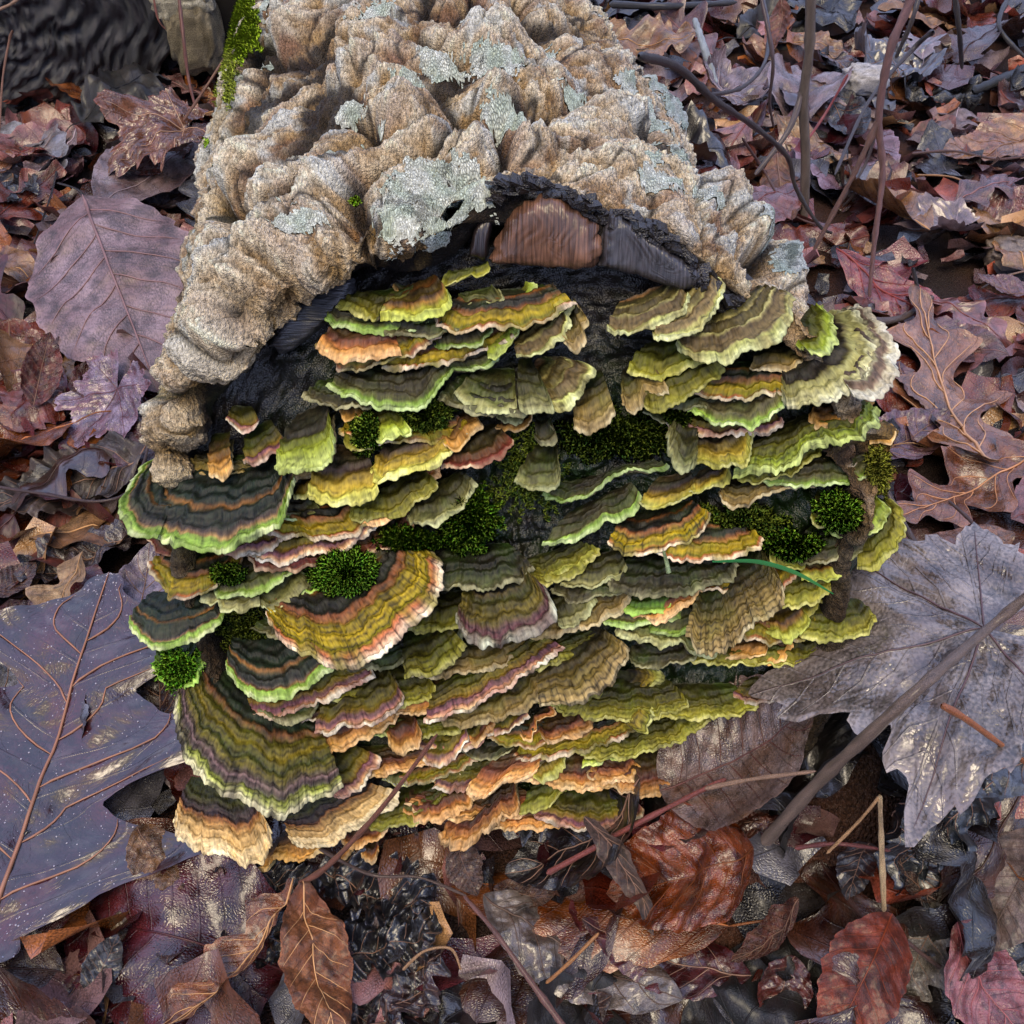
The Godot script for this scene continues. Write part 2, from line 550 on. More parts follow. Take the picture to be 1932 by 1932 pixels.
# rounded knobs of the bark: x, y, radius (picture units), height in mm
const KNOBS := [[790, 385, 105, 13], [560, 395, 90, 13], [520, 470, 80, 9], [400, 610, 85, 9], [470, 540, 60, 8], [345, 790, 50, 9], [420, 700, 55, 8], [640, 330, 60, 8],
	[905, 370, 40, 8], [870, 260, 55, 9], [790, 210, 55, 9], [960, 190, 50, 11], [930, 80, 60, 10], [700, 120, 60, 9], [620, 190, 60, 9], [480, 200, 60, 9], [450, 330, 60, 9], [540, 60, 45, 8],
	[1180, 250, 95, 13], [1290, 350, 85, 13], [1400, 450, 80, 13], [1480, 530, 55, 8], [1120, 130, 70, 9], [1040, 60, 60, 8], [1260, 200, 60, 6], [1400, 330, 60, 5], [830, 120, 40, 7], [1010, 290, 55, 7], [640, 215, 30, 6], [1170, 330, 50, 7]]
const PITS := [[605, 55, 26, 16], [730, 165, 28, 14], [860, 60, 24, 12], [860, 175, 22, 12], [885, 215, 20, 11], [1090, 75, 22, 8], [505, 165, 24, 10], [650, 430, 22, 12], [640, 500, 26, 10], [540, 535, 30, 9],
	[900, 320, 32, 12], [700, 270, 30, 9], [1080, 215, 24, 11], [1075, 290, 28, 12], [1210, 330, 24, 6], [690, 330, 22, 9], [480, 430, 20, 7], [990, 130, 20, 9], [370, 700, 30, 7], [310, 770, 26, 7], [985, 20, 22, 9], [740, 60, 20, 8]]
const LICHEN := [[815, 370, 62], [770, 400, 40], [700, 345, 30], [870, 340, 28], [930, 120, 34], [840, 110, 34], [960, 215, 30], [650, 205, 26], [715, 250, 12], [625, 300, 14], [480, 160, 30], [490, 20, 16], [575, 30, 26], [690, 30, 26], [560, 410, 30], [520, 390, 22],
	[1290, 320, 34], [1230, 220, 34], [1430, 445, 30], [1465, 490, 26], [1455, 420, 20], [1320, 290, 22], [1200, 300, 22], [1080, 190, 22], [1340, 370, 20], [1560, 460, 24], [1500, 400, 18], [1180, 160, 20], [1010, 110, 22], [1330, 200, 26], [880, 60, 26], [400, 590, 34], [380, 480, 24], [440, 300, 24], [1250, 130, 22], [770, 150, 22], [1240, 330, 30], [460, 480, 20], [590, 340, 18], [1120, 60, 22]]

func fallen_log():
	rim_setup()
	var root := thing("fallen_log", "thick pale lumpy log with mint lichen, its dark cut end covered in bracket fungi", "log")
	landmarks.append(["the fallen log", Vector2(900, 300)])
	var nt := 800; var ns := 470; var nl := 140
	var nv := ns + nl
	var th0 := deg_to_rad(-38); var th1 := deg_to_rad(218)
	var P := PackedVector3Array(); P.resize(nt * nv)
	var NR := PackedVector3Array(); NR.resize(nt * nv)
	for i in nt:
		var th := lerpf(th1, th0, float(i) / (nt - 1))
		var plane := plane_s(th)
		var sf := rim_at(th, rim_s, plane + 0.006)
		var rho := rim_at(th, rim_rho, 0.134) + 0.0025 * fb.get_noise_2d(th * 9.0, 3.0)
		var rad := LR * cos(th) + Vector3.UP * sin(th)
		var radf := FR * cos(th) + FE * sin(th)
		var low := 1.0 - 0.15 * maxf(smoothstep(0.62, 0.2, th), 0.8 * smoothstep(2.6, 2.9, th))
		for j in ns:
			var t := float(j) / ns
			var s := lerpf(0.68, sf, 1.0 - pow(1.0 - t, 1.25))
			var ax := LA + LD * s
			P[j * nt + i] = ax + (cyl(s, th) - ax) * lerpf(1.0, low, smoothstep(0.3, 0.05, s))
		rho = minf(rho, LRAD * low - 0.004)
		var o := LA + LD * sf + (cyl(sf, th) - LA - LD * sf) * low
		var q := FC + radf * rho + FN * 0.005
		var flat := 1.0 - 0.85 * smoothstep(0.85, 1.0, th) * smoothstep(1.72, 1.6, th)
		var c1 := o - LD * 0.016 * flat
		var c2 := q + (FN * 0.016 + radf * 0.006) * flat
		for j in nl:
			var w := float(j) / (nl - 9)
			if w <= 1.0:
				P[(ns + j) * nt + i] = o.bezier_interpolate(c1, c2, q, w)
			else:
				P[(ns + j) * nt + i] = q - FN * (w - 1.0) * 0.16 - radf * (w - 1.0) * 0.03
	# rough normals of the smooth body
	for j in nv:
		for i in nt:
			var v := (P[j * nt + mini(i + 1, nt - 1)] - P[j * nt + maxi(i - 1, 0)]).cross(P[mini(j + 1, nv - 1) * nt + i] - P[maxi(j - 1, 0) * nt + i])
			NR[j * nt + i] = v.normalized()
	if NR[100 * nt + nt / 2].y < 0.0:
		for k in NR.size(): NR[k] = -NR[k]
	var D := PackedFloat32Array(); D.resize(nt * nv)
	# knobs and pits
	var spots := []
	for k in KNOBS: spots.append([k, 1.0])
	for k in PITS: spots.append([k, -1.0])
	for sp in spots:
		var k = sp[0]
		var c := nearest_on(P, NR, nt, nv, Vector2(k[0], k[1]))
		var mid: Vector3 = P[c.y * nt + c.x]
		var r: float = k[2] * px_size(mid) * 1.25
		var h: float = k[3] * 0.001 * sp[1]
		for j in range(maxi(0, c.y - 180), mini(nv, c.y + 181)):
			for i in range(maxi(0, c.x - 130), mini(nt, c.x + 131)):
				var dd := P[j * nt + i].distance_squared_to(mid) / (r * r)
				if dd < 4.0:
					D[j * nt + i] += h * exp(-dd * dd * 1.2 - dd * 0.6)
	var C := PackedColorArray(); C.resize(nt * nv)
	var UV := PackedVector2Array(); UV.resize(nt * nv)
	var Q := PackedVector3Array(); Q.resize(nt * nv)
	var tan_ := hx("cca873"); var cream := hx("fff0d2"); var brown := hx("80583a"); var ochre := hx("b08a40"); var black := hx("241b15"); var moss_c := hx("5e6420"); var pink := hx("a87c62")
	for j in nv:
		var lip := clampf(float(j - ns) / (nl - 9), 0.0, 1.3)
		for i in nt:
			var k := j * nt + i
			var p := P[k]
			var th := lerpf(th1, th0, float(i) / (nt - 1))
			var wx := sn.get_noise_3d(p.x * 12.0, p.y * 12.0, p.z * 12.0)
			var wy := sn.get_noise_3d(p.x * 12.0 + 40.0, p.y * 12.0, p.z * 12.0)
			var q := p + Vector3(wx, wy, wx * wy) * 0.022
			# rounded knobs that meet in narrow furrows, smaller ones upon them
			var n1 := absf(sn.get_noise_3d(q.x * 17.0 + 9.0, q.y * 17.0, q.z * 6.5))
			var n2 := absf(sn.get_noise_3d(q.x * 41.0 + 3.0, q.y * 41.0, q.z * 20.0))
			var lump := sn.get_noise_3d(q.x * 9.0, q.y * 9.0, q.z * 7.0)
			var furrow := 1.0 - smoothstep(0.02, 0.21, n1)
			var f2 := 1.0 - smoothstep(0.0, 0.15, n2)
			var knob := 0.0165 * (1.0 - pow(1.0 - minf(n1 * 1.7, 1.0), 2.2)) - 0.0125 + 0.0042 * (1.0 - pow(1.0 - minf(n2 * 1.6, 1.0), 1.4)) - 0.003
			var med := fb.get_noise_3d(q.x * 75.0, q.y * 75.0, q.z * 75.0)
			var fine := fb.get_noise_3d(p.x * 330.0, p.y * 330.0, p.z * 330.0)
			var fade := 1.0 - smoothstep(0.95, 1.05, lip)
			var calm := maxf(smoothstep(0.36, 0.15, th), smoothstep(2.80, 2.9, th)) * smoothstep(0.08, 0.03, (p - LA).dot(LD)) * 0.7
			fade *= (1.0 - 0.85 * calm) * (1.0 - 0.7 * smoothstep(0.85, 1.0, th) * smoothstep(1.72, 1.6, th) * smoothstep(0.1, 0.6, lip))
			var d := D[k] * (1.0 - calm) * (1.0 - 0.65 * smoothstep(0.35, 1.0, lip)) + (0.003 * lump + knob + 0.0042 * med + 0.0015 * fine) * fade
			# fibres wrap the knobs: one coordinate follows a warped field
			var arc := th * 0.155
			var sl := (p - LA).dot(LD)
			var al := 0.5 + 0.5 * sin(th * 2.2 + 0.6 + 1.6 * lump)
			var g := sl * (1.0 - al) + arc * al * 0.8 + 0.009 * lump + 0.005 * wx + 0.0015 * med + D[k] * 0.5
			var run := arc * (1.0 - al) + sl * al + 0.004 * wy
			UV[k] = Vector2(g / 0.022, run / 0.022)
			# ridges of the fibres themselves
			# craggy fibres: ridged noise drawn out along them
			var rid := 0.0
			var amp := 0.0014; var fr := 75.0
			for o in 4:
				var r1 := 1.0 - absf(sn.get_noise_2d(g * fr + o * 17.0, run * fr * 0.7 + p.y * fr * 0.3))
				rid += amp * (r1 * r1 - 0.45)
				amp *= 0.62; fr *= 2.1
			d += rid * fade * 1.0 * clampf(0.8 + 0.8 * sn.get_noise_3dv(p * 40.0), 0.15, 1.4)
			Q[k] = p + NR[k] * d
			var c := tan_.lerp(cream, clampf(0.45 + 1.2 * med + 45.0 * d, 0.0, 1.0))
			c = c.lerp(brown, clampf(0.0 - 330.0 * rid, 0.0, 0.7))
			c = c.lerp(brown, clampf(0.0 + 1.7 * fb.get_noise_3d(q.x * 34.0 + 70.0, q.y * 34.0, q.z * 34.0) - 30.0 * d, 0.0, 0.8))
			c = c.lerp(pink, clampf(0.9 * sn.get_noise_3d(q.x * 40.0, q.y * 40.0 + 60.0, q.z * 40.0) - 0.15, 0.0, 0.5))
			c = c.lerp(Color(0.80, 0.84, 0.78), clampf((fb.get_noise_3d(p.x * 40.0, p.y * 40.0 + 33.0, p.z * 40.0) - 0.16) * 4.0 + 30.0 * d, 0.0, 0.7) * clampf(1.0 - lip * 1.6, 0.0, 1.0))
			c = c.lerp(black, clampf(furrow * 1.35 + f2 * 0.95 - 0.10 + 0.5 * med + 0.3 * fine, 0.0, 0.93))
			c = c.lerp(ochre, smoothstep(0.25, 0.7, lip) * 0.4)
			var arch := smoothstep(0.95, 1.1, th) * smoothstep(1.75, 1.62, th)
			c = c.lerp(black, arch * smoothstep(0.30, 0.52, lip + 0.25 * med))
			c = c.lerp(black, smoothstep(0.9, 1.02, lip + 0.16 * med))
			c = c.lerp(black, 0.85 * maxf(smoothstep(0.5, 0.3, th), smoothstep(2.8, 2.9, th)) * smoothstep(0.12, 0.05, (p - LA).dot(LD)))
			var left := smoothstep(2.25, 2.75, th) * clampf(0.3 + 1.6 * sn.get_noise_3dv(p * 22.0), 0, 1)
			c = c.lerp(moss_c, left * 0.5)
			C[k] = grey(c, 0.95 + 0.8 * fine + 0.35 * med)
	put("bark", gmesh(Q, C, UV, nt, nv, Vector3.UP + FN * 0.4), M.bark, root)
	# crusts of lichen lie on the bark
	var mint := hx("d4e2d0"); var white := hx("f2f6ea")
	for L in LICHEN:
		var c := nearest_on(Q, NR, nt, nv, Vector2(L[0], L[1]))
		var mid: Vector3 = Q[c.y * nt + c.x]
		var r: float = L[2] * px_size(mid) * 1.85
		var x0 := maxi(1, c.x - 115); var x1 := mini(nt - 2, c.x + 115); var y0 := maxi(1, c.y - 130); var y1 := mini(nv - 2, c.y + 130)
		var id := {}
		var LP := PackedVector3Array(); var LN := PackedVector3Array(); var LC := PackedColorArray(); var LU := PackedVector2Array(); var LI := PackedInt32Array()
		for j in range(y0, y1):
			for i in range(x0, x1):
				var p := Q[j * nt + i]
				var m := 1.0 - p.distance_to(mid) / r + 0.75 * fb.get_noise_3d(p.x * 70.0, p.y * 70.0, p.z * 70.0 + L[0]) + 0.35 * fb.get_noise_3dv(p * 240.0)
				if m < 0.18: continue
				var quad := []
				for o in [Vector2i(0, 0), Vector2i(1, 0), Vector2i(0, 1), Vector2i(1, 1)]:
					var key: int = (j + o.y) * nt + i + o.x
					if not id.has(key):
						id[key] = LP.size()
						var n := (Q[key + 1] - Q[key - 1]).cross(Q[key + nt] - Q[key - nt]).normalized()
						if n.dot(NR[key]) < 0.0: n = NR[key]
						LP.append(Q[key] + n * (0.0007 + 0.0004 * sn.get_noise_3dv(Q[key] * 600.0))); LN.append(n)
						LC.append(grey(mint.lerp(white, clampf(0.5 + sn.get_noise_3dv(Q[key] * 90.0), 0, 1)), 0.85 + 0.5 * fb.get_noise_3dv(Q[key] * 260.0)))
						LU.append(UV[key])
					quad.append(id[key])
				LI.append_array([quad[0], quad[1], quad[2], quad[1], quad[3], quad[2]])
		if LI.size() < 12: continue
		var votes := 0.0
		for q in range(0, LI.size(), 3): votes += (LP[LI[q + 1]] - LP[LI[q]]).cross(LP[LI[q + 2]] - LP[LI[q]]).dot(LN[LI[q]])
		if votes > 0.0:
			for q in range(0, LI.size(), 3):
				var w := LI[q + 1]; LI[q + 1] = LI[q + 2]; LI[q + 2] = w
		put("lichen", amesh(LP, LN, LC, LU, LI), M.lichen, root)
	cut_face(root)
	# far end of the log
	var E := PackedVector3Array(); var EC := PackedColorArray(); var EU := PackedVector2Array()
	for j in 5:
		for i in 48:
			var th := TAU * i / 47
			E.append(LA + LD * 0.675 + (LR * cos(th) + Vector3.UP * sin(th)) * axis_radius(0.675) * 1.02 * j / 4.0)
			EC.append(hx("4a3a2a")); EU.append(Vector2(th, j))
	put("far_cut_face", gmesh(E, EC, EU, 48, 5, LD, true), M.wood, root)

func nearest_on(P: PackedVector3Array, NR: PackedVector3Array, nt: int, nv: int, px: Vector2) -> Vector2i:
	var best := 1e9; var at := Vector2i(nt / 2, nv / 2)
	for j in range(0, nv, 4):
		for i in range(0, nt, 4):
			var p := P[j * nt + i]
			if NR[j * nt + i].dot(cam_pos - p) < 0.0: continue
			var d := to_px(p).distance_squared_to(px)
			if d < best: best = d; at = Vector2i(i, j)
	return at

func cut_face(root: Node3D):
	var nu := 260; var nv := 150
	var P := PackedVector3Array(); var C := PackedColorArray(); var UV := PackedVector2Array()
	var dark := hx("2a2522"); var blk := hx("16140f"); var green := hx("1f3314"); var slate := hx("3a3a42")
	for j in nv:
		for i in nu:
			var th := TAU * i / (nu - 1)
			var rv := float(j) / (nv - 1)
			var rho := rv * (0.152 - 0.012 * maxf(smoothstep(0.25, -0.2, wrapf(th, -PI, PI)), 0.0))
			var a := cos(th) * rho; var b := sin(th) * rho
			var n1 := fb.get_noise_2d(a * 28.0, b * 28.0)
			var grain := sn.get_noise_2d(a * 30.0 + n1, b * 330.0 + 6.0 * n1)
			var h := -0.004 + 0.006 * n1 + 0.0012 * grain + 0.004 * fb.get_noise_2d(a * 110.0, b * 110.0)
			# the upper part of the end is hollowed under the bark
			h -= 0.006 * smoothstep(0.07, 0.12, b)
			h -= 0.02 * smoothstep(0.9, 1.0, rv)
			P.append(FC + FR * a + FE * b + FN * h)
			var c := dark.lerp(blk, clampf(0.5 + 1.3 * n1, 0, 1))
			var px := to_px(P[P.size() - 1])
			var g := smoothstep(560.0, 800.0, px.y) * clampf(0.75 + 1.3 * fb.get_noise_2d(a * 34.0 + 5.0, b * 34.0), 0, 1) * smoothstep(430.0, 700.0, px.x)
			c = c.lerp(green, g)
			c = c.lerp(slate, clampf(0.8 * grain - 0.2, 0, 0.5) * (1.0 - g))
			C.append(grey(c, 0.85 + 0.5 * fb.get_noise_2d(a * 260.0, b * 260.0)))
			UV.append(Vector2(a / 0.03, b / 0.03))
	put("cut_face", gmesh(P, C, UV, nu, nv, FN, true), M.wood, root)
	wood_patch(root, [[925, 492], [945, 430], [985, 382], [1040, 362], [1100, 392], [1132, 440], [1126, 490], [1050, 500]], "70503f", 0.010, true, "smooth reddish brown bare wood under the bark arch")
	wood_patch(root, [[1128, 494], [1136, 440], [1160, 398], [1215, 432], [1280, 478], [1335, 524], [1290, 540], [1200, 515]], "413e42", 0.009, true, "smooth slate grey bare wood right of the reddish patch")
	wood_patch(root, [[508, 650], [540, 590], [600, 545], [655, 525], [665, 560], [610, 615], [545, 665]], "48474b", 0.004, false, "slate grey bare wood band at the left of the cut end")
	wood_patch(root, [[885, 480], [900, 420], [930, 400], [925, 450], [915, 490]], "332b2c", 0.006, true, "")
	# black crumbling flakes of inner bark below the arch
	var st := SurfaceTool.new(); st.begin(Mesh.PRIMITIVE_TRIANGLES)
	var box := BoxMesh.new()
	var line := smooth([Vector2(935, 352), Vector2(1010, 345), Vector2(1100, 382), Vector2(1180, 415), Vector2(1250, 448), Vector2(1300, 500), Vector2(1350, 545), Vector2(1400, 580)], 8)
	var k := 0
	for q in 420:
		var p: Vector2 = along(line, rng.randf()) + Vector2(rng.randf_range(-16, 14), rng.randf_range(-12, 22))
		var w := on_face(p, rng.randf_range(-0.002, 0.007))
		var b := Basis.from_euler(Vector3(rng.randf_range(-0.5, 0.5), rng.randf_range(-0.5, 0.5), rng.randf_range(-0.8, 0.3)))
		b = b.scaled_local(Vector3(rng.randf_range(0.002, 0.006), rng.randf_range(0.0008, 0.002), rng.randf_range(0.002, 0.005)))
		st.append_from(box, 0, Transform3D(b, w))
	var fl := st.commit()
	var A := fl.surface_get_arrays(0)
	var FC_ := PackedColorArray()
	for q in A[Mesh.ARRAY_VERTEX].size(): FC_.append(grey(hx("231f1e"), 0.7 + 0.6 * rng.randf()))
	A[Mesh.ARRAY_COLOR] = FC_
	var am := ArrayMesh.new(); am.add_surface_from_arrays(Mesh.PRIMITIVE_TRIANGLES, A)
	var o := put("inner_bark_flakes", am, M.wood, root); o.set_meta("kind", "stuff")

func wood_patch(root: Node3D, pts: Array, col: String, off: float, upright: bool, label: String):
	var loop := []
	for p in pts: loop.append(Vector2(p[0], p[1]))
	loop.append(loop[0])
	loop = smooth(loop, 8)
	var mid := Vector2.ZERO
	for p in loop: mid += p / loop.size()
	var nu := loop.size(); var nv := 26
	var P := PackedVector3Array(); var C := PackedColorArray(); var UV := PackedVector2Array()
	for j in nv:
		var v := float(j) / (nv - 1)
		for i in nu:
			var q: Vector2 = mid.lerp(loop[i], minf(v * 1.04, 1.0))
			var jag := 1.0 + 0.07 * sn.get_noise_2d(q.x * 0.05, q.y * 0.05) * v
			q = mid + (q - mid) * jag
			var w := on_face(q)
			var a := (w - FC).dot(FR); var b := (w - FC).dot(FE)
			var x := a if upright else b; var y := b if upright else a
			var gr := sn.get_noise_2d(x * 420.0 + 2.0 * sn.get_noise_2d(a * 50.0, b * 50.0), y * 22.0)
			var h := off + 0.0022 * sn.get_noise_2d(a * 30.0 + 3.0, b * 30.0) + 0.00022 * gr - 0.007 * pow(v, 8.0)
			P.append(w + FN * h)
			C.append(grey(hx(col), clampf(0.9 + 0.35 * gr + 0.6 * fb.get_noise_2d(a * 45.0, b * 45.0), 0.25, 1.6)))
			UV.append(Vector2(x / 0.03, y / 0.09))
	put("bare_wood", gmesh(P, C, UV, nu, nv, FN, true), M.wood_smooth, root, label)


# ---------------------------------------------------------------- bracket fungi
const STYLE := {
	"A": "0:2c3a2e,.3:2a3630,.42:2d3a30,.46:c08040,.5:6a5a38,.53:303830,.74:35342f,.79:5e4a44,.83:b08a54,.87:7fa040,.92:9cc050,.96:b4cc68,1:dce8a8",
	"B": "0:35401e,.26:3e3c26,.3:c0702c,.34:54452c,.38:3a3a34,.54:3c3a32,.58:b0683c,.63:c88e4c,.67:988418,.8:b89c20,.88:807818,.93:b8643e,.965:e0b08c,1:f0dcbc",
	"C": "0:34381a,.35:50501e,.5:604c50,.56:503e40,.61:b8743e,.68:e0b06a,.85:e8c484,1:f6e6ba",
	"D": "0:6e5238,.14:c08e5c,.19:605432,.35:746c3a,.385:dccc7c,.42:74643a,.61:84763e,.65:ded484,.69:786240,.87:86744a,.92:ccd074,1:e8eeac",
	"E": "0:3e3a26,.5:4c462c,.74:5c5638,.83:6a6e34,.89:94b848,1:d6eaa4",
	"F": "0:36331c,.5:50421f,.74:6a3c26,.88:70302a,.955:8a4a38,1:e6c6a0",
	"G": "0:403e2e,.5:5e5044,.64:846c5a,.68:d4cc9c,.75:dcd4a4,.79:7c6656,.86:8a7260,.9:e8e0bc,1:f8f4dc",
	"W": "0:3e3c32,.45:443f38,.62:544a42,.67:968c50,.73:ccc87c,.85:b4ac66,.92:dcd89c,1:f0eec4",
	"H": "0:44441f,.5:58562c,.8:7c7a48,.92:a09c66,1:ccd098",
	"I": "0:7a603c,.28:58543a,.44:665048,.52:94782a,.74:c4a83a,.91:bcbc54,1:ecec9c",
	"J": "0:42441c,.4:68621e,.64:867424,.74:96742e,.79:744650,.865:8a5a62,.895:c88868,.95:e4bc8c,1:f6ead0",
	"K": "0:26281a,.6:36341f,.85:48432c,.94:6c6648,1:a8a47c",
	"L": "0:30401a,.5:4c661e,.78:6a9430,1:b4dc68",
	"M": "0:363a18,.4:62601c,.8:8a8226,.95:a8a444,1:d4d080",
	"N": "0:483820,.4:744e30,.68:cc9044,.9:e4ac58,1:f4d49c",
	"O": "0:4c3a20,.4:70502c,.58:7a443a,.68:b87040,.85:d49850,1:f4d09c",
	"P": "0:525224,.35:727028,.5:9a982c,.8:b4c840,1:e4f498",
	"Q": "0:34321e,.3:443e28,.45:7c6a34,.8:9a8248,.95:b09664,1:d4c498",
	"R": "0:20301f,.7:2e4428,.92:44663c,1:98b088",
	"T": "0:2c3428,.4:2e352c,.45:b07040,.5:787424,.6:b09a2c,.7:5e6430,.76:8a7c2a,.81:6a5c50,.85:7c6060,.895:544844,.92:98a040,.96:c4cc60,1:f4eebc",
	"U": "0:2c3430,.3:34343a,.48:3a3638,.52:7c6a34,.56:545422,.72:807028,.82:6a5c2c,.86:6c4a4c,.905:5a3038,.93:b8b090,1:ecf2d4",
	"V": "0:5a5238,.3:4a4838,.52:565040,.6:8a9030,.8:b8c840,1:e4f49c",
	"S": "0:7c5030,.3:b06c30,.4:604c2c,.6:8c7428,.66:6a4434,.72:c08c40,.8:b8b438,1:d4e070",
}
# survey sheets: corner and side in the 2134-pixel photograph
const SHEET := {"1": [620, 540, 640], "2": [1200, 540, 700], "3": [220, 840, 700], "4": [340, 1150, 700], "5": [800, 1100, 700], "6": [1414, 700, 720], "F": [0, 0, 2134]}
const GAMMA := {"A": 1.75, "B": 1.1, "C": 1.0, "E": 1.6, "J": 1.45, "D": 1.0, "T": 1.0, "U": 1.0, "S": 1.0, "G": 1.0, "W": 1.0, "I": 1.35, "V": 1.0}
var styles := {}

func bpx(sheet: String, x: float, y: float) -> Vector2:
	var s = SHEET[sheet]
	return Vector2(s[0] + x * s[2] / 1932.0, s[1] + y * s[2] / 1932.0) * (1932.0 / 2134.0)

func band(style: String, v: float) -> Color:
	if not styles.has(style):
		var list := []
		for b in STYLE[style].split(","):
			var kv = b.split(":")
			list.append([float(kv[0]), hx(kv[1])])
		styles[style] = list
	var l = styles[style]
	for i in l.size() - 1:
		if v <= l[i + 1][0]:
			return l[i][1].lerp(l[i + 1][1], clampf((v - l[i][0]) / (l[i + 1][0] - l[i][0]), 0.0, 1.0))
	return l[l.size() - 1][1]

func bracket(sheet: String, style: String, root: Array, flat: Array, label: String, opt := {}):
	var pts := []
	for k in range(0, flat.size(), 2): pts.append(bpx(sheet, flat[k], flat[k + 1]))
	var rp := bpx(sheet, root[0], root[1])
	var cen := Vector2.ZERO
	for p in pts: cen += p / pts.size()
	# the shelf is rooted deeper, behind the shelves above it
	rp += (rp - cen) * float(opt.get("deep", 0.35))
	var sd := float(taken.get("bracket_fungus", 0)) * 7.31
	var r3 := on_face(rp, -0.002)
	var mL := on_face(pts[0]); var mR := on_face(pts[pts.size() - 1])
	var chord := mR - mL
	var roll := clampf(atan2(chord.dot(FE), maxf(0.001, chord.dot(FR))), -0.5, 0.5) * 0.8
	var droop: float = opt.get("droop", 0.16)
	var c := (FR * cos(roll) + FE * sin(roll)).normalized()
	var nh := Vector3(FN.x, 0, FN.z).normalized()
	var outv := (nh * cos(droop) - Vector3.UP * sin(droop)).normalized()
	var N := c.cross(outv)
	if N.y < 0.0: N = -N
	N = N.normalized()
	var line2 := smooth(pts, 8)
	var rim3 := []
	var length := 0.0
	for p in line2:
		var q := on_plane(p, r3, N)
		var f := on_face(p, 0.0035)
		if (q - FC).dot(FN) < 0.0035: q = f
		if rim3.size(): length += q.distance_to(rim3[rim3.size() - 1])
		rim3.append(q)
	var big := length > 0.035
	var nu := clampi(int(length / 0.0006), 30, 190)
	var reach := 0.0
	for q in rim3: reach = maxf(reach, q.distance_to(r3))
	var nv := clampi(int(reach / 0.0008), 16, 60)
	# evenly spaced margin
	var run := [0.0]
	for i in range(1, rim3.size()): run.append(run[i - 1] + rim3[i].distance_to(rim3[i - 1]))
	var k0: float = opt.get("spread", 0.5)
	var total: float = run[run.size() - 1]
	var edge := PackedVector3Array(); var inner := PackedVector3Array()
	var at := 0
	var ruff: float = opt.get("ruffle", 1.0)
	for i in nu:
		var want := total * i / (nu - 1)
		while at < run.size() - 2 and run[at + 1] < want: at += 1
		var e: Vector3 = rim3[at].lerp(rim3[at + 1], clampf((want - run[at]) / maxf(1e-6, run[at + 1] - run[at]), 0, 1))
		var u := float(i) / (nu - 1)
		var inn := r3 + (mL.lerp(mR, u) - (mL + mR) * 0.5) * k0
		var dir := (e - inn).normalized()
		var lobes := 0.0011 * sn.get_noise_2d(want * 140.0, sd) + 0.0006 * sn.get_noise_2d(want * 420.0, sd + 3.0)
		e += dir * lobes * ruff
		edge.append(e); inner.append(inn)
	var thick := clampf(reach * 0.085, 0.0012, 0.0042)
	var P := PackedVector3Array(); var C := PackedColorArray(); var UV := PackedVector2Array(); var U := PackedVector3Array(); var UC := PackedColorArray()
	var rows := nv + 3
	var vm := 0.84
	var green := hx("466c18")
	var soot := hx("26241a")
	var algae: float = opt.get("algae", 0.5)
	var check: float = opt.get("check", 0.2)
	var gam: float = GAMMA.get(style, 1.35)
	var tint := rng.randf_range(0.72, 1.12)
	for j in rows:
		var t := float(j) / (nv - 1)
		var v := 1.0 - pow(1.0 - minf(t, 1.0), 1.35)
		for i in nu:
			var u := float(i) / (nu - 1)
			var w := total * u
			var q := inner[i].lerp(edge[i], v)
			var wob := sn.get_noise_2d(w * 60.0, sd + v * 2.0)
			# hump near the root, drooping margin, growth ridges, radial pleats
			var h := reach * (0.13 * sin(minf(1.0, v * 1.15) * PI * 0.62) - 0.05 * v * v * v * v)
			h += 0.00075 * sin(v * reach * 950.0 + 2.5 * wob) * smoothstep(0.1, 0.5, v)
			var pleat := sn.get_noise_2d(w * 150.0, sd + 20.0) * 0.6 + sn.get_noise_2d(w * 380.0, sd + 30.0) * 0.5
			h += ruff * minf(0.0013, reach * 0.035) * pow(v, 4.0) * pleat
			h += ruff * minf(0.002, reach * 0.05) * v * v * sn.get_noise_2d(w * 48.0, sd + 50.0)
			h += 0.0009 * fb.get_noise_3d(q.x * 170.0, q.y * 170.0, q.z * 170.0)
			var fall := 0.0
			if j >= nv:
				var e := float(j - nv + 1) / 3.0
				fall = e * thick * 0.55
				q += (edge[i] - inner[i]).normalized() * thick * 0.32 * sin(e * PI)
			q += N * (h - fall)
			var fd := (q - FC).dot(FN)
			if fd < 0.002 * v: q += FN * (0.002 * v - fd)
			P.append(q)
			var vv := clampf(pow(v, gam) + 0.03 * wob + 0.02 * sn.get_noise_2d(w * 300.0, sd + 9.0) * (1.0 - v), 0.0, 1.0)
			var col := band(style, vv)
			if v > 0.9: col = col.lerp(band(style, 0.88), clampf(0.35 + 0.9 * sn.get_noise_2d(w * 85.0, sd + 90.0), 0.0, 0.85))
			var n2 := fb.get_noise_3d(q.x * 60.0, q.y * 60.0, q.z * 60.0 + sd)
			col = col.lerp(green, clampf((n2 + 0.18) * 1.4, 0, 1) * algae * (1.0 - 0.55 * v))
			var lines := pow(0.5 + 0.5 * sin(v * reach * 2600.0 + 4.0 * wob), 4.0)
			var rad := pow(1.0 - absf(sn.get_noise_2d(w * 210.0, sd + 60.0 + v * 0.7)), 9.0)
			var kk := 1.0 - (0.12 + check) * lines * smoothstep(0.2, 0.5, v) - check * 1.5 * rad * smoothstep(0.45, 0.9, v)
			kk += 0.6 * fb.get_noise_3d(q.x * 420.0, q.y * 420.0, q.z * 420.0) + 0.25 * n2
			kk += (0.42 * sn.get_noise_2d(v * reach * 520.0 + 1.2 * wob, sd + 70.0) + 0.25 * sn.get_noise_2d(v * reach * 1300.0 + wob, sd + 75.0)) * (1.0 - 0.5 * v)
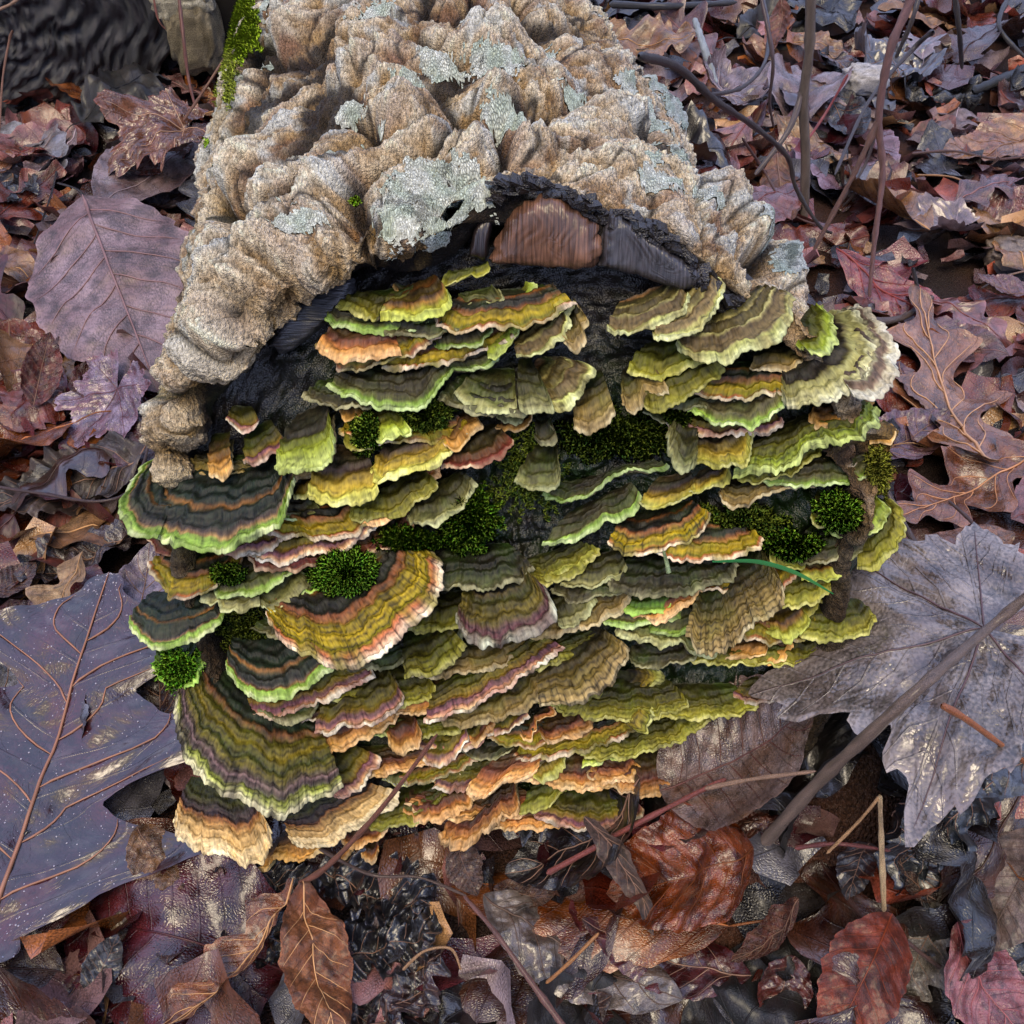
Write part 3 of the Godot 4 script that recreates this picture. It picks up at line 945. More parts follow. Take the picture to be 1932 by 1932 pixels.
			var grime := clampf((fb.get_noise_3d(q.x * 95.0 + 50.0, q.y * 95.0, q.z * 95.0 + sd) - 0.02) * 2.6, 0.0, 1.0) * (1.0 - 0.7 * v * v) * 0.62
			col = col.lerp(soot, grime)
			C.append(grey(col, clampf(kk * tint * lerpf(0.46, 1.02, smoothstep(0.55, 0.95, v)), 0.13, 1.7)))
			UV.append(Vector2(w / 0.03, v * reach / 0.035))
	# pore side
	var pale := hx(opt.get("under", "a89a72"))
	for j in nv:
		var v := float(j) / (nv - 1)
		for i in nu:
			var top := P[mini(int(v * (nv - 1)), nv - 1) * nu + i] if j < nv - 1 else P[(rows - 1) * nu + i]
			var q := top - N * (thick * (0.55 + 1.6 * (1.0 - v))) if j < nv - 1 else top
			U.append(q)
			UC.append(grey(pale.lerp(hx("4a4a30"), 1.0 - v), 0.9 + 0.4 * sn.get_noise_3dv(q * 500.0)))
	var o: Node
	if big:
		o = thing("bracket_fungus", label, "bracket fungus", Vector3.ZERO, "bracket fungi growing on the log end")
		var js := nv - 1
		while js > 2 and 1.0 - pow(1.0 - float(js) / (nv - 1), 1.35) > vm: js -= 1
		put("cap", gmesh(P.slice(0, (js + 1) * nu), C.slice(0, (js + 1) * nu), UV.slice(0, (js + 1) * nu), nu, js + 1, N), M.cap, o)
		put("growing_margin", gmesh(P.slice(js * nu), C.slice(js * nu), UV.slice(js * nu), nu, rows - js, N), M.margin, o)
		put("pore_surface", gmesh(U, UC, PackedVector2Array(), nu, nv, -N), M.pore, o)
	else:
		# one small shelf: cap and pore side in one mesh
		for j in range(nv - 2, -1, -1):
			for i in nu:
				P.append(U[j * nu + i]); C.append(UC[j * nu + i]); UV.append(Vector2(i * 0.1, j * 0.1))
		o = put("bracket_fungus", gmesh(P, C, UV, nu, rows + nv - 1, N), M.cap, self)
		tag(o, label, "bracket fungus", "bracket fungi growing on the log end")
	if opt.has("mark"): landmarks.append([opt.mark, line2[line2.size() / 2]])
	if opt.get("fringe", false):
		var st := SurfaceTool.new(); st.begin(Mesh.PRIMITIVE_TRIANGLES)
		for i in range(2, nu - 2):
			if rng.randf() < 0.25: continue
			var a := P[(nv - 1) * nu + i] if big else edge[i]
			var b := P[(nv - 1) * nu + i + 1] if big else edge[i + 1]
			var tip := (a + b) * 0.5 + Vector3.UP * rng.randf_range(0.002, 0.0045) + nh * 0.001
			for q in [a, b, tip]: st.set_color(hx("f8f8f0")); st.add_vertex(q)
		st.generate_normals()
		put("white_tooth_fringe", st.commit(), M.pore, o)

func brackets():
	bracket("1", "M", [590, 215], [250, 300, 330, 350, 430, 380, 500, 412, 530, 350, 620, 330, 700, 290, 735, 245], "ragged olive and gold bracket, topmost at the left, just under the slate wood band")
	bracket("1", "S", [760, 190], [530, 390, 650, 402, 760, 395, 870, 372, 960, 300, 960, 230], "grey bracket with a dark purple knob on top, right of the ragged gold one")
	bracket("1", "N", [660, 170], [595, 190, 640, 240, 700, 250, 740, 220], "tiny yellow lobe touching the dark purple knob near the top of the cluster")
	bracket("1", "O", [420, 430], [118, 580, 180, 620, 250, 655, 380, 655, 500, 640, 600, 630, 655, 610], "gold ribbed bracket with pink lower edge at the upper left beside the black wood", {"algae": 0.15})
	bracket("1", "Q", [280, 420], [120, 575, 170, 560, 230, 500, 300, 440, 340, 400], "rolled tan edge lying over the left end of the gold ribbed pink-edged bracket", {"droop": -0.1})
	bracket("1", "F", [660, 400], [515, 505, 560, 525, 610, 480, 670, 462, 730, 520, 775, 495, 805, 470], "small hooded reddish brown bracket arching over a dark hollow in the second row")
	bracket("1", "N", [900, 330], [808, 440, 840, 480, 900, 470, 960, 420, 1010, 390, 1000, 330], "smooth cream and buff lobe between the hooded bracket and the green-edged curl")
	bracket("1", "N", [1050, 280], [970, 320, 1020, 340, 1080, 370, 1115, 320, 1090, 290], "small cream tongue above the green-edged curl")
	bracket("1", "E", [1030, 400], [730, 555, 820, 550, 960, 568, 1060, 570, 1160, 540, 1212, 470, 1242, 400, 1248, 320, 1240, 280], "grey bracket with a bright green rim that curls up steeply on its right side", {"algae": 0.2})
	bracket("1", "H", [1130, 210], [1000, 290, 1060, 310, 1130, 280, 1190, 290, 1240, 290, 1300, 265, 1290, 215], "small grey ruffled lobe with pale green tip above the green-rimmed curl")
	bracket("1", "P", [1310, 380], [1200, 622, 1262, 612, 1322, 540, 1392, 470, 1412, 340, 1470, 270, 1505, 180, 1490, 140], "tall narrow bracket running steeply upward with a cream and rust edge", {"algae": 0.2})
	bracket("1", "I", [1560, 190], [1490, 250, 1560, 300, 1615, 345, 1690, 290, 1640, 210], "small cream yellow knob right of the steep cream-edged bracket")
	bracket("1", "M", [1100, 60], [900, 150, 960, 170, 1040, 150, 1120, 110, 1200, 90, 1215, 60], "row of tiny mossy yellow lobes at the very top of the cluster under the bark")
	bracket("1", "D", [1490, 410], [1388, 630, 1480, 636, 1560, 612, 1650, 535, 1712, 470, 1718, 370, 1740, 300], "brown thin green-edged bracket rising to a point before the rippled dark wood", {"algae": 0.1})
	bracket("1", "Q", [1730, 350], [1680, 540, 1720, 570, 1760, 588, 1812, 500, 1800, 430, 1825, 380, 1760, 295], "folded tan lobe hanging at the right end of the brown pointed bracket")
	bracket("1", "L", [730, 530], [660, 560, 690, 605, 760, 605, 825, 580, 815, 560], "small bright green lip below the green-rimmed curl")
	bracket("1", "E", [740, 670], [205, 810, 240, 845, 330, 882, 430, 920, 540, 948, 640, 965, 750, 945, 830, 910, 885, 862, 930, 790, 975, 735, 1050, 712, 1150, 714, 1220, 692, 1262, 640], "long grey bracket with a bright green edge sweeping in an S across the upper middle", {"algae": 0.3, "mark": "the long S-shaped green-edged bracket"})
	bracket("1", "H", [1250, 740], [985, 870, 1060, 920, 1160, 960, 1260, 972, 1370, 962, 1375, 880], "grey green fan, left one of the three fans below the brown pointed bracket")
	bracket("1", "H", [1450, 700], [1400, 950, 1470, 976, 1540, 970, 1612, 976, 1600, 900], "narrow grey green fan, middle one of the three fans below the brown pointed bracket", {"spread": 0.3})
	bracket("1", "D", [1560, 690], [1612, 962, 1700, 950, 1780, 880, 1822, 800, 1872, 760, 1860, 700, 1790, 680, 1700, 690], "olive brown fan with rust patches, right one of the three fans", {"algae": 0.4, "spread": 0.2})
	bracket("1", "H", [1330, 930], [1250, 990, 1290, 1030, 1360, 1042, 1425, 1000], "small grey lip under the left grey green fan")
	bracket("1", "N", [1380, 1000], [1255, 1062, 1330, 1092, 1420, 1080, 1470, 1030, 1475, 985], "small brown lip under the middle grey green fan")
	bracket("1", "K", [1555, 970], [1503, 1140, 1540, 1176, 1600, 1180, 1640, 1130, 1605, 1085], "dark green peg-shaped bracket hanging in the shaded centre", {"spread": 0.3, "algae": 0.6})
	bracket("1", "H", [1575, 1190], [1378, 1392, 1430, 1450, 1540, 1462, 1637, 1450, 1655, 1330], "grey green fan with a yellow lower edge, below the dark green peg", {"spread": 0.2})
	bracket("1", "N", [330, 880], [212, 850, 265, 960, 310, 1030, 370, 1010, 425, 955], "olive and tan bracket tucked under the left end of the long S-shaped bracket", {"algae": 0.5})
	bracket("1", "P", [560, 950], [490, 1132, 530, 1156, 600, 1130, 640, 1095, 700, 1142, 735, 1100, 690, 1040], "green yellow stalked bracket with two lobes, under the middle of the S-shaped bracket", {"spread": 0.3})
	bracket("1", "M", [400, 1020], [290, 1165, 340, 1190, 400, 1216, 470, 1185, 490, 1120], "mossy green bracket left of the two-lobed stalked bracket", {"algae": 0.8})
	bracket("1", "N", [990, 1020], [908, 1130, 940, 1190, 1000, 1212, 1070, 1160, 1110, 1092, 1166, 1052, 1130, 1000], "buff gold bracket with two rounded lobes, below the left grey green fan", {"algae": 0.15})
	bracket("1", "I", [760, 1130], [450, 1362, 500, 1416, 600, 1380, 680, 1382, 760, 1352, 860, 1312, 940, 1262, 1000, 1212], "long gold bracket with an orange edge, under the mossy two-lobed bracket", {"algae": 0.15})
	bracket("1", "I", [620, 1160], [540, 1270, 590, 1306, 660, 1270, 732, 1200, 700, 1170], "small gold triangle bracket lying on the long gold one", {"algae": 0.1})
	bracket("1", "F", [1110, 1120], [910, 1310, 980, 1332, 1100, 1336, 1220, 1300, 1320, 1222, 1362, 1150], "smooth maroon brown bracket right of the long gold bracket", {"algae": 0.1})
	bracket("1", "I", [310, 1250], [60, 1490, 130, 1532, 250, 1556, 380, 1552, 462, 1520, 516, 1468], "yellow fan bracket with a dark centre, left of the long gold bracket", {"algae": 0.1, "mark": "the yellow fan bracket"})
	bracket("3", "I", [1180, 420], [1093, 545, 1140, 562, 1185, 520, 1230, 490], "small gold lobe at the left shoulder of the yellow fan bracket")
	bracket("1", "O", [600, 1440], [385, 1660, 480, 1682, 600, 1642, 700, 1562, 772, 1490, 870, 1402, 905, 1310], "reddish gold bracket rising to a maroon tip, right of and below the yellow fan", {"algae": 0.1})
	bracket("1", "I", [290, 1540], [160, 1662, 250, 1682, 330, 1682, 406, 1662, 385, 1580], "squarish yellow bracket directly under the yellow fan", {"algae": 0.1})
	bracket("1", "H", [900, 1440], [700, 1650, 770, 1690, 880, 1672, 1000, 1612, 1080, 1532, 1135, 1420], "grey green mossy ring-shaped bracket at the left of the shaded centre", {"algae": 0.6})
	bracket("3", "A", [760, 400], [178, 560, 185, 650, 250, 742, 350, 802, 450, 852, 580, 868, 700, 862, 810, 818, 900, 770, 990, 722, 1070, 590, 1105, 470], "large dark green bracket with an orange ring and broad yellow green margin, left edge", {"algae": 0.15, "mark": "the large dark green bracket"})
	bracket("3", "A", [420, 400], [405, 295, 290, 340, 200, 400, 145, 490, 85, 590, 90, 670, 150, 748, 215, 786, 300, 790], "dark green side lobe with a pale green margin, farthest left of all the brackets", {"spread": 0.1, "droop": 0.1})
	bracket("3", "F", [400, 790], [240, 770, 270, 832, 340, 876, 430, 884, 520, 878], "reddish under-lip showing below the large dark green bracket")
	bracket("3", "B", [1150, 600], [928, 742, 1000, 782, 1090, 768, 1180, 796, 1280, 806, 1400, 786, 1500, 732, 1545, 690], "gold bracket with a rust red edge right of the large dark green bracket", {"algae": 0.35})
	bracket("3", "F", [1150, 760], [828, 840, 862, 950, 940, 968, 1030, 950, 1110, 972, 1240, 952, 1380, 912, 1500, 872, 1600, 832, 1642, 790], "long olive bracket with a maroon edge below the rust-edged gold bracket", {"algae": 0.4})
	bracket("3", "F", [1600, 690], [1590, 845, 1650, 842, 1710, 792, 1762, 722, 1775, 650], "maroon tongue at the right end of the long maroon-edged bracket")
	bracket("3", "B", [570, 880], [265, 930, 290, 1022, 350, 1082, 380, 1136, 470, 1142, 580, 1112, 690, 1052, 762, 982, 805, 890], "mossy bracket with grey inner line and yellow rim, under the large dark green one", {"algae": 0.7})
	bracket("3", "H", [800, 980], [550, 1130, 600, 1162, 650, 1162, 680, 1202, 760, 1202, 830, 1182, 892, 1150], "grey green bracket with a tan rim, left half of a double-lobed pair", {"algae": 0.3})
	bracket("3", "H", [980, 980], [880, 1150, 930, 1196, 1010, 1198, 1080, 1142, 1142, 1082, 1172, 1012, 1145, 975], "grey green bracket with a buff rim, right half of a double-lobed pair", {"algae": 0.3})
	bracket("3", "A", [430, 1130], [140, 1262, 190, 1352, 260, 1402, 350, 1418, 450, 1402, 560, 1352, 660, 1282, 698, 1215], "dark oval bracket with an orange arc and pale green edge, on the left edge", {"algae": 0.2, "mark": "the dark oval bracket"})
	bracket("3", "B", [1330, 1010], [953, 1240, 990, 1312, 1040, 1382, 1100, 1442, 1200, 1462, 1270, 1502, 1340, 1538, 1440, 1522, 1560, 1492, 1650, 1422, 1750, 1312, 1850, 1232, 1920, 1102, 1932, 930, 1860, 850], "largest gold bracket with a checked olive band and rust rim, below the moss tuft", {"algae": 0.1, "check": 0.5, "mark": "the large gold bracket"})
	bracket("3", "K", [960, 1590], [690, 1580, 722, 1660, 802, 1742, 900, 1792, 1010, 1842, 1062, 1856, 1200, 1780, 1310, 1560], "thin dark olive shelf showing under the small round green-rimmed bracket", {"algae": 0.5})
	bracket("3", "A", [940, 1380], [698, 1500, 712, 1562, 780, 1642, 850, 1702, 950, 1722, 1060, 1692, 1180, 1622, 1262, 1562, 1315, 1515], "small round dark bracket with green rim, under the left of the large gold one", {"algae": 0.25, "mark": "the small round green-rimmed bracket"})
	bracket("4", "M", [1500, 470], [1400, 745, 1430, 722, 1480, 702, 1530, 716, 1620, 692, 1702, 622, 1748, 540], "olive gold shelf with a grey green edge, right of the large gold bracket", {"check": 0.5})
	bracket("4", "J", [1150, 740], [885, 1046, 960, 1052, 1050, 1012, 1150, 1016, 1220, 1002, 1300, 952, 1372, 892, 1388, 830], "olive shelf with a purple and cream rim directly below the large gold bracket", {"algae": 0.3, "check": 0.4})
	bracket("4", "J", [960, 800], [780, 965, 850, 982, 920, 962, 945, 932, 1000, 936, 1070, 902, 1115, 840], "small cream-edged bracket with a rust line right of the small round green-rimmed one")
	bracket("4", "J", [800, 960], [738, 1000, 782, 1052, 832, 1056, 872, 1005], "tiny cream and purple lip below the rust-lined small bracket")
	bracket("4", "T", [520, 860], [78, 815, 70, 920, 80, 1042, 110, 1152, 170, 1252, 230, 1312, 310, 1382, 400, 1412, 480, 1442, 580, 1512, 660, 1542, 760, 1492, 850, 1432, 960, 1392, 1020, 1340], "largest lower-left bracket with dark middle, olive zones and a pleated green to cream margin", {"algae": 0.35, "check": 0.45, "mark": "the largest lower-left bracket"})
	bracket("4", "J", [980, 1180], [955, 1385, 1020, 1422, 1100, 1392, 1172, 1342, 1192, 1272, 1252, 1222, 1245, 1180], "cream-edged lobe with a purple band at the right end of the largest lower-left bracket")
	bracket("4", "C", [330, 1400], [68, 1550, 90, 1622, 150, 1692, 250, 1722, 350, 1732, 420, 1782, 500, 1812, 572, 1792, 612, 1722, 632, 1625], "pale cream pleated bracket, lowest of the cluster at the left", {"algae": 0.2, "ruffle": 1.5, "mark": "the pale cream pleated bracket"})
	bracket("4", "C", [920, 1440], [758, 1690, 850, 1712, 950, 1692, 1022, 1642, 1120, 1602, 1200, 1562, 1252, 1502, 1322, 1472, 1362, 1390], "long cream bracket with a purple line crossed by the thin leaf stalk", {"algae": 0.2, "ruffle": 1.3})
	bracket("4", "N", [780, 1620], [552, 1852, 622, 1842, 642, 1782, 722, 1782, 832, 1772, 925, 1735], "thin tan bracket under the long cream one, touching the leaf litter")
	bracket("4", "O", [1190, 1550], [1028, 1642, 1052, 1692, 1150, 1706, 1240, 1652, 1312, 1582, 1352, 1505], "reddish tan bracket right of the leaf stalk, under the long cream bracket", {"algae": 0.1})
	bracket("4", "O", [1200, 1650], [1138, 1720, 1160, 1772, 1212, 1792, 1245, 1715], "small hanging tan lobe below the reddish tan bracket")
	bracket("4", "O", [1020, 1670], [958, 1750, 1012, 1772, 1062, 1762, 1095, 1715], "small tan lobe beside the leaf stalk at the bottom of the cluster")
	bracket("5", "U", [640, 210], [425, 520, 470, 632, 560, 682, 660, 697, 750, 672, 850, 632, 932, 572, 987, 490, 950, 380], "domed dark bracket with purple line and whitish margin, right of the large gold one", {"algae": 0.15, "check": 0.4, "spread": 0.2, "deep": 0.1, "mark": "the domed dark bracket"})
	bracket("5", "J", [580, 760], [250, 1142, 310, 1122, 370, 1092, 440, 1062, 500, 1052, 560, 1012, 640, 972, 702, 942, 802, 872, 902, 812, 982, 762, 1040, 690], "long olive shelf with a purple pink and yellow rim below the domed dark bracket", {"check": 0.4})
	bracket("5", "N", [495, 760], [448, 815, 470, 855, 495, 866, 530, 850, 548, 800], "tiny brown knob sitting on the long olive purple-rimmed shelf", {"spread": 0.8})
	bracket("5", "Q", [1080, 700], [900, 1020, 1000, 1012, 1120, 1006, 1202, 962, 1262, 942, 1322, 882, 1382, 782, 1412, 690], "brown fan with a chequered tan surface at the lower right of the middle", {"check": 0.7, "algae": 0.2, "mark": "the brown chequered fan"})
	bracket("5", "I", [1340, 950], [1440, 1165, 1500, 1192, 1562, 1102, 1542, 1002, 1582, 932, 1605, 852, 1530, 825], "olive yellow fan with a ruffled yellow rim, rightmost of the lower middle", {"check": 0.6, "spread": 0.5, "ruffle": 1.6})
	bracket("5", "O", [1020, 1070], [900, 1200, 960, 1240, 1030, 1227, 1100, 1222, 1172, 1182, 1212, 1112, 1242, 1042, 1252, 975], "olive bracket with an upturned orange cream edge under the brown chequered fan", {"algae": 0.3})
	bracket("5", "J", [720, 1040], [638, 1196, 702, 1182, 762, 1142, 842, 1088], "small bracket with a wine purple rim left of the orange-edged one")
	bracket("5", "O", [560, 1080], [488, 1230, 540, 1252, 602, 1192, 642, 1132, 630, 1085], "small orange brown curled bracket left of the wine purple one")
	bracket("5", "J", [390, 1130], [238, 1320, 250, 1362, 312, 1377, 382, 1352, 432, 1292, 492, 1232, 478, 1150], "plump yellow bracket with a dark purple band above the white toothed one")
	bracket("5", "O", [110, 1060], [28, 1250, 80, 1302, 150, 1282, 212, 1252, 225, 1190], "small tan ringed bracket at the upper end of the leaf stalk")
	bracket("5", "P", [30, 1100], [-70, 1160, -40, 1190, 10, 1200, 50, 1170], "tiny yellow green lip left of the small tan ringed bracket")
	bracket("5", "H", [130, 1370], [-2, 1440, 60, 1472, 140, 1477, 202, 1452, 245, 1415], "small bracket with a white toothed edge, under the plump yellow one", {"fringe": true, "mark": "the white toothed bracket"})
	bracket("5", "O", [860, 1090], [768, 1200, 830, 1232, 882, 1182, 902, 1132, 942, 1102, 1005, 1045], "ruffled rust pink lip between the wine purple and the orange-edged brackets", {"ruffle": 1.8})
	bracket("5", "N", [400, 1360], [258, 1465, 350, 1462, 430, 1447, 515, 1432], "thin brown edge-on shelf right of the white toothed bracket")
	bracket("5", "K", [640, 1210], [420, 1290, 500, 1310, 560, 1330, 640, 1330, 700, 1310, 750, 1270], "dark olive shelf with a pinkish lip, above the long orange cream ridge")
	bracket("5", "O", [850, 1260], [488, 1500, 540, 1562, 620, 1532, 682, 1492, 762, 1472, 832, 1442, 885, 1405], "long orange cream ridge, lower right part of the cluster", {"algae": 0.3, "ruffle": 1.2})
	bracket("5", "I", [960, 1240], [870, 1450, 932, 1462, 1002, 1412, 1042, 1352, 1062, 1292, 1132, 1282, 1205, 1215], "gold bracket with a stepped cream rim right of the long orange ridge", {"ruffle": 1.6})
	bracket("5", "O", [310, 1500], [98, 1640, 180, 1692, 270, 1702, 342, 1682, 432, 1652, 502, 1622, 535, 1560], "dark bracket with a pleated orange tan margin, bottom middle of the cluster", {"algae": 0.3, "ruffle": 1.4})
	bracket("5", "O", [640, 1520], [318, 1790, 360, 1832, 440, 1867, 502, 1852, 562, 1782, 652, 1702, 722, 1662, 782, 1632, 782, 1542, 775, 1475], "rust tan bracket with a square right corner, lowest at the bottom middle", {"algae": 0.1, "ruffle": 1.5})
	bracket("5", "M", [980, 1410], [788, 1640, 850, 1642, 922, 1622, 992, 1572, 1062, 1502, 1115, 1425], "plain olive bracket sloping down to the dark leaves right of the rust tan one", {"algae": 0.6})
	bracket("5", "P", [1250, 1230], [1148, 1380, 1222, 1372, 1282, 1332, 1332, 1342, 1398, 1312, 1385, 1265], "dark bracket with a small lemon yellow tip under the ruffled yellow fan", {"algae": 0.5})
	bracket("5", "N", [1330, 1370], [1148, 1405, 1190, 1522, 1282, 1512, 1372, 1492, 1452, 1512, 1532, 1542, 1575, 1515], "brown gold bracket at the lower right end of the cluster beside the lavender leaf", {"algae": 0.3})
	bracket("5", "M", [1030, 150], [873, 230, 900, 292, 982, 317, 1052, 292, 1132, 262, 1212, 165], "olive green bracket right of the domed dark one", {"algae": 0.5})
	bracket("5", "H", [1240, 180], [1020, 350, 1110, 342, 1202, 347, 1292, 312, 1352, 292, 1405, 235], "dark grey green bracket with a thin pale edge, right of the olive green one", {"algae": 0.3})
	bracket("5", "H", [1060, 350], [1013, 570, 1062, 582, 1122, 552, 1192, 482, 1218, 400], "narrow grey bracket with a pale green pleated edge, right shoulder of the domed dark one", {"spread": 0.6})
	bracket("5", "O", [1640, 330], [1400, 520, 1480, 520, 1560, 542, 1622, 540, 1692, 492, 1782, 432, 1862, 342, 1885, 270], "brown bracket with a buff pink edge behind the bright green-edged shelf", {"algae": 0.3})
	bracket("5", "L", [1560, 330], [1370, 460, 1420, 507, 1520, 507, 1622, 482, 1692, 400], "dark shelf with a bright leaf green front edge, right of centre low down", {"algae": 0.2})
	bracket("5", "Q", [1590, 180], [1420, 290, 1480, 327, 1572, 332, 1672, 322, 1782, 252, 1872, 202, 1912, 130, 1860, 60], "dark brown thin bracket under the gold chequered one in the right centre", {"algae": 0.5})
	bracket("5", "H", [1600, 520], [1330, 590, 1400, 652, 1502, 642, 1602, 692, 1702, 672, 1762, 732, 1880, 750, 1932, 700], "mossy grey green shelf below the bright green-edged shelf", {"algae": 0.6})
	bracket("2", "D", [400, 230], [188, 412, 212, 432, 290, 452, 380, 432, 450, 397, 540, 372, 620, 332, 662, 250, 655, 215], "brown and olive zoned bracket with cream lines, topmost at the right", {"algae": 0.1, "mark": "the top right zoned bracket"})
	bracket("2", "D", [600, 220], [445, 410, 470, 482, 560, 482, 640, 442, 720, 402, 802, 332, 842, 250, 852, 140, 800, 128], "brown bracket with a cream line rising to the right behind the topmost zoned one", {"algae": 0.05, "droop": 0.1})
	bracket("2", "D", [870, 300], [578, 500, 602, 542, 700, 587, 790, 577, 850, 608, 932, 582, 1012, 542, 1112, 512, 1192, 452, 1232, 352, 1252, 240, 1200, 215], "widest zoned tan bracket with yellow cream rings at the upper right", {"algae": 0.12, "mark": "the widest zoned tan bracket"})
	bracket("2", "P", [1290, 400], [1240, 500, 1300, 540, 1370, 582, 1430, 572, 1470, 502, 1502, 452, 1462, 362, 1430, 285], "yellow green ribbed bracket standing on edge right of the widest zoned one", {"ruffle": 1.8, "spread": 0.7})
	bracket("2", "G", [1480, 500], [1580, 770, 1612, 832, 1690, 822, 1782, 772, 1832, 652, 1825, 520, 1782, 422, 1702, 332, 1642, 280, 1560, 308], "outermost right bracket with a broad cream white pleated rim", {"algae": 0.05, "ruffle": 1.5, "spread": 0.2, "mark": "the outermost cream rimmed bracket"})
	bracket("2", "W", [1320, 540], [1180, 800, 1230, 842, 1330, 852, 1430, 842, 1530, 792, 1612, 742, 1682, 682, 1722, 562, 1692, 432, 1602, 352, 1482, 330], "big dark-centred bracket with a yellow cream scalloped rim inside the outermost one", {"algae": 0.15, "ruffle": 1.6, "spread": 0.3})
	bracket("2", "E", [960, 720], [650, 890, 740, 932, 840, 977, 940, 972, 1040, 972, 1112, 932, 1172, 882, 1222, 802, 1200, 745], "grey olive bracket with a pale mint rim below the widest zoned one", {"algae": 0.35})
	bracket("2", "Q", [1150, 530], [1000, 640, 1040, 662, 1130, 632, 1222, 642, 1282, 602, 1325, 575], "small lumpy brown bracket with a grey rim above the mint-rimmed one")
	bracket("2", "N", [1510, 820], [1340, 905, 1370, 972, 1420, 982, 1502, 962, 1602, 922, 1715, 835], "orange tan bracket under the right scalloped rim", {"algae": 0.05})
	bracket("2", "P", [1320, 950], [915, 1262, 1000, 1257, 1080, 1242, 1180, 1242, 1282, 1192, 1332, 1132, 1422, 1092, 1542, 1082, 1602, 1062, 1662, 1042, 1722, 972, 1742, 875], "long yellow green wavy bracket running out to the right under the orange tan one", {"algae": 0.25, "check": 0.4, "ruffle": 1.3, "mark": "the long yellow green wavy bracket"})
	bracket("2", "I", [840, 980], [680, 1175, 702, 1187, 800, 1197, 900, 1202, 985, 1207, 1005, 1120, 1035, 1000], "square-edged bracket with a gold front, left of the long yellow green wavy one", {"algae": 0.3})
	bracket("2", "H", [620, 930], [518, 1010, 530, 1132, 570, 1212, 620, 1232, 682, 1192, 682, 1095], "mossy grey green lobe at the left side of the square-edged gold one", {"algae": 0.7})
	bracket("2", "M", [560, 620], [385, 865, 440, 887, 510, 872, 590, 832, 680, 792, 760, 742, 822, 682, 848, 628], "olive gold bracket with a thin white green edge in the upper right middle", {"algae": 0.3})
	bracket("2", "Q", [350, 640], [270, 830, 310, 882, 380, 862, 400, 802, 450, 782, 520, 792, 525, 740, 480, 695], "crumpled grey brown bracket left of the olive gold white-edged one", {"ruffle": 1.8})
	bracket("2", "Q", [90, 720], [-10, 970, 60, 1002, 120, 1002, 170, 962, 232, 895], "grey brown bracket with a pale lip at the upper edge of the dark centre", {"algae": 0.4})
	bracket("2", "K", [480, 860], [388, 890, 440, 925, 502, 947, 562, 932, 605, 875], "small dark lip under the crumpled grey brown bracket")
	bracket("2", "I", [780, 1200], [660, 1335, 690, 1362, 760, 1332, 840, 1312, 892, 1262, 882, 1185], "bright yellow bracket below the square-edged gold one", {"algae": 0.1, "mark": "the bright yellow bracket"})
	bracket("2", "I", [560, 1270], [370, 1410, 420, 1430, 480, 1442, 560, 1412, 640, 1382, 695, 1345], "gold edge running left from the bright yellow bracket", {"algae": 0.3})
	bracket("2", "E", [190, 1240], [-195, 1380, -100, 1405, 0, 1402, 80, 1372, 170, 1312, 260, 1262, 350, 1242, 460, 1242, 540, 1195], "long dark green bracket with a bright green rim in the shaded centre", {"algae": 0.7})
	bracket("2", "E", [150, 1400], [-165, 1655, -90, 1660, 0, 1642, 60, 1592, 140, 1532, 190, 1502, 280, 1502, 350, 1452, 392, 1385], "second long green-rimmed bracket, parallel below the first in the shaded centre", {"algae": 0.6})
	bracket("2", "B", [480, 1470], [188, 1630, 250, 1682, 340, 1712, 440, 1702, 540, 1652, 640, 1622, 722, 1572, 775, 1485], "dark bracket with a chequered gold brown margin in the right centre", {"algae": 0.3, "check": 0.6, "mark": "the chequered gold brown bracket"})
	bracket("2", "Q", [1090, 1250], [818, 1365, 870, 1422, 940, 1442, 1030, 1402, 1120, 1362, 1250, 1332, 1352, 1312, 1442, 1262, 1495, 1185], "dull brown bracket under the long yellow green wavy one", {"algae": 0.1})
	bracket("2", "O", [1580, 1070], [1515, 1105, 1560, 1142, 1630, 1132, 1645, 1085], "tiny pink knob at the right under the yellow green wavy bracket")
	bracket("2", "N", [1740, 960], [1690, 1060, 1770, 1064, 1832, 1032, 1848, 985], "small shiny tan bracket at the right edge of the log")
	bracket("2", "M", [1700, 1500], [1620, 1790, 1700, 1802, 1782, 1752, 1852, 1662, 1888, 1562, 1872, 1472, 1810, 1400], "olive bracket with yellow green edge, outermost at the lower right", {"algae": 0.5, "spread": 0.2})
	bracket("2", "P", [1580, 1420], [1450, 1580, 1540, 1602, 1650, 1592, 1740, 1552, 1802, 1482, 1792, 1422, 1730, 1385], "mossy bracket with a yellow green rim near the lower right edge", {"algae": 0.7})
	bracket("2", "M", [1420, 1370], [1345, 1500, 1380, 1545, 1440, 1560, 1485, 1500], "small mossy olive lobe left of the mossy yellow green rimmed one", {"algae": 0.9})
	bracket("2", "M", [1560, 1590], [1500, 1660, 1560, 1700, 1620, 1680, 1660, 1720, 1700, 1740, 1650, 1660], "ragged olive lobe between the two lower right edge brackets", {"algae": 0.4})
	bracket("2", "S", [1370, 1680], [1300, 1850, 1380, 1852, 1450, 1862, 1532, 1802, 1575, 1742, 1510, 1690], "rust and yellow green banded bracket above the tip of the grass blade", {"algae": 0.05})
	bracket("2", "M", [1210, 1600], [1108, 1690, 1130, 1762, 1220, 1792, 1310, 1772, 1325, 1710], "moss covered bracket behind the grass blade", {"algae": 0.9})
	bracket("2", "P", [1270, 1800], [1175, 1835, 1210, 1902, 1290, 1912, 1365, 1885], "yellow green lip below the grass blade", {"algae": 0.1})
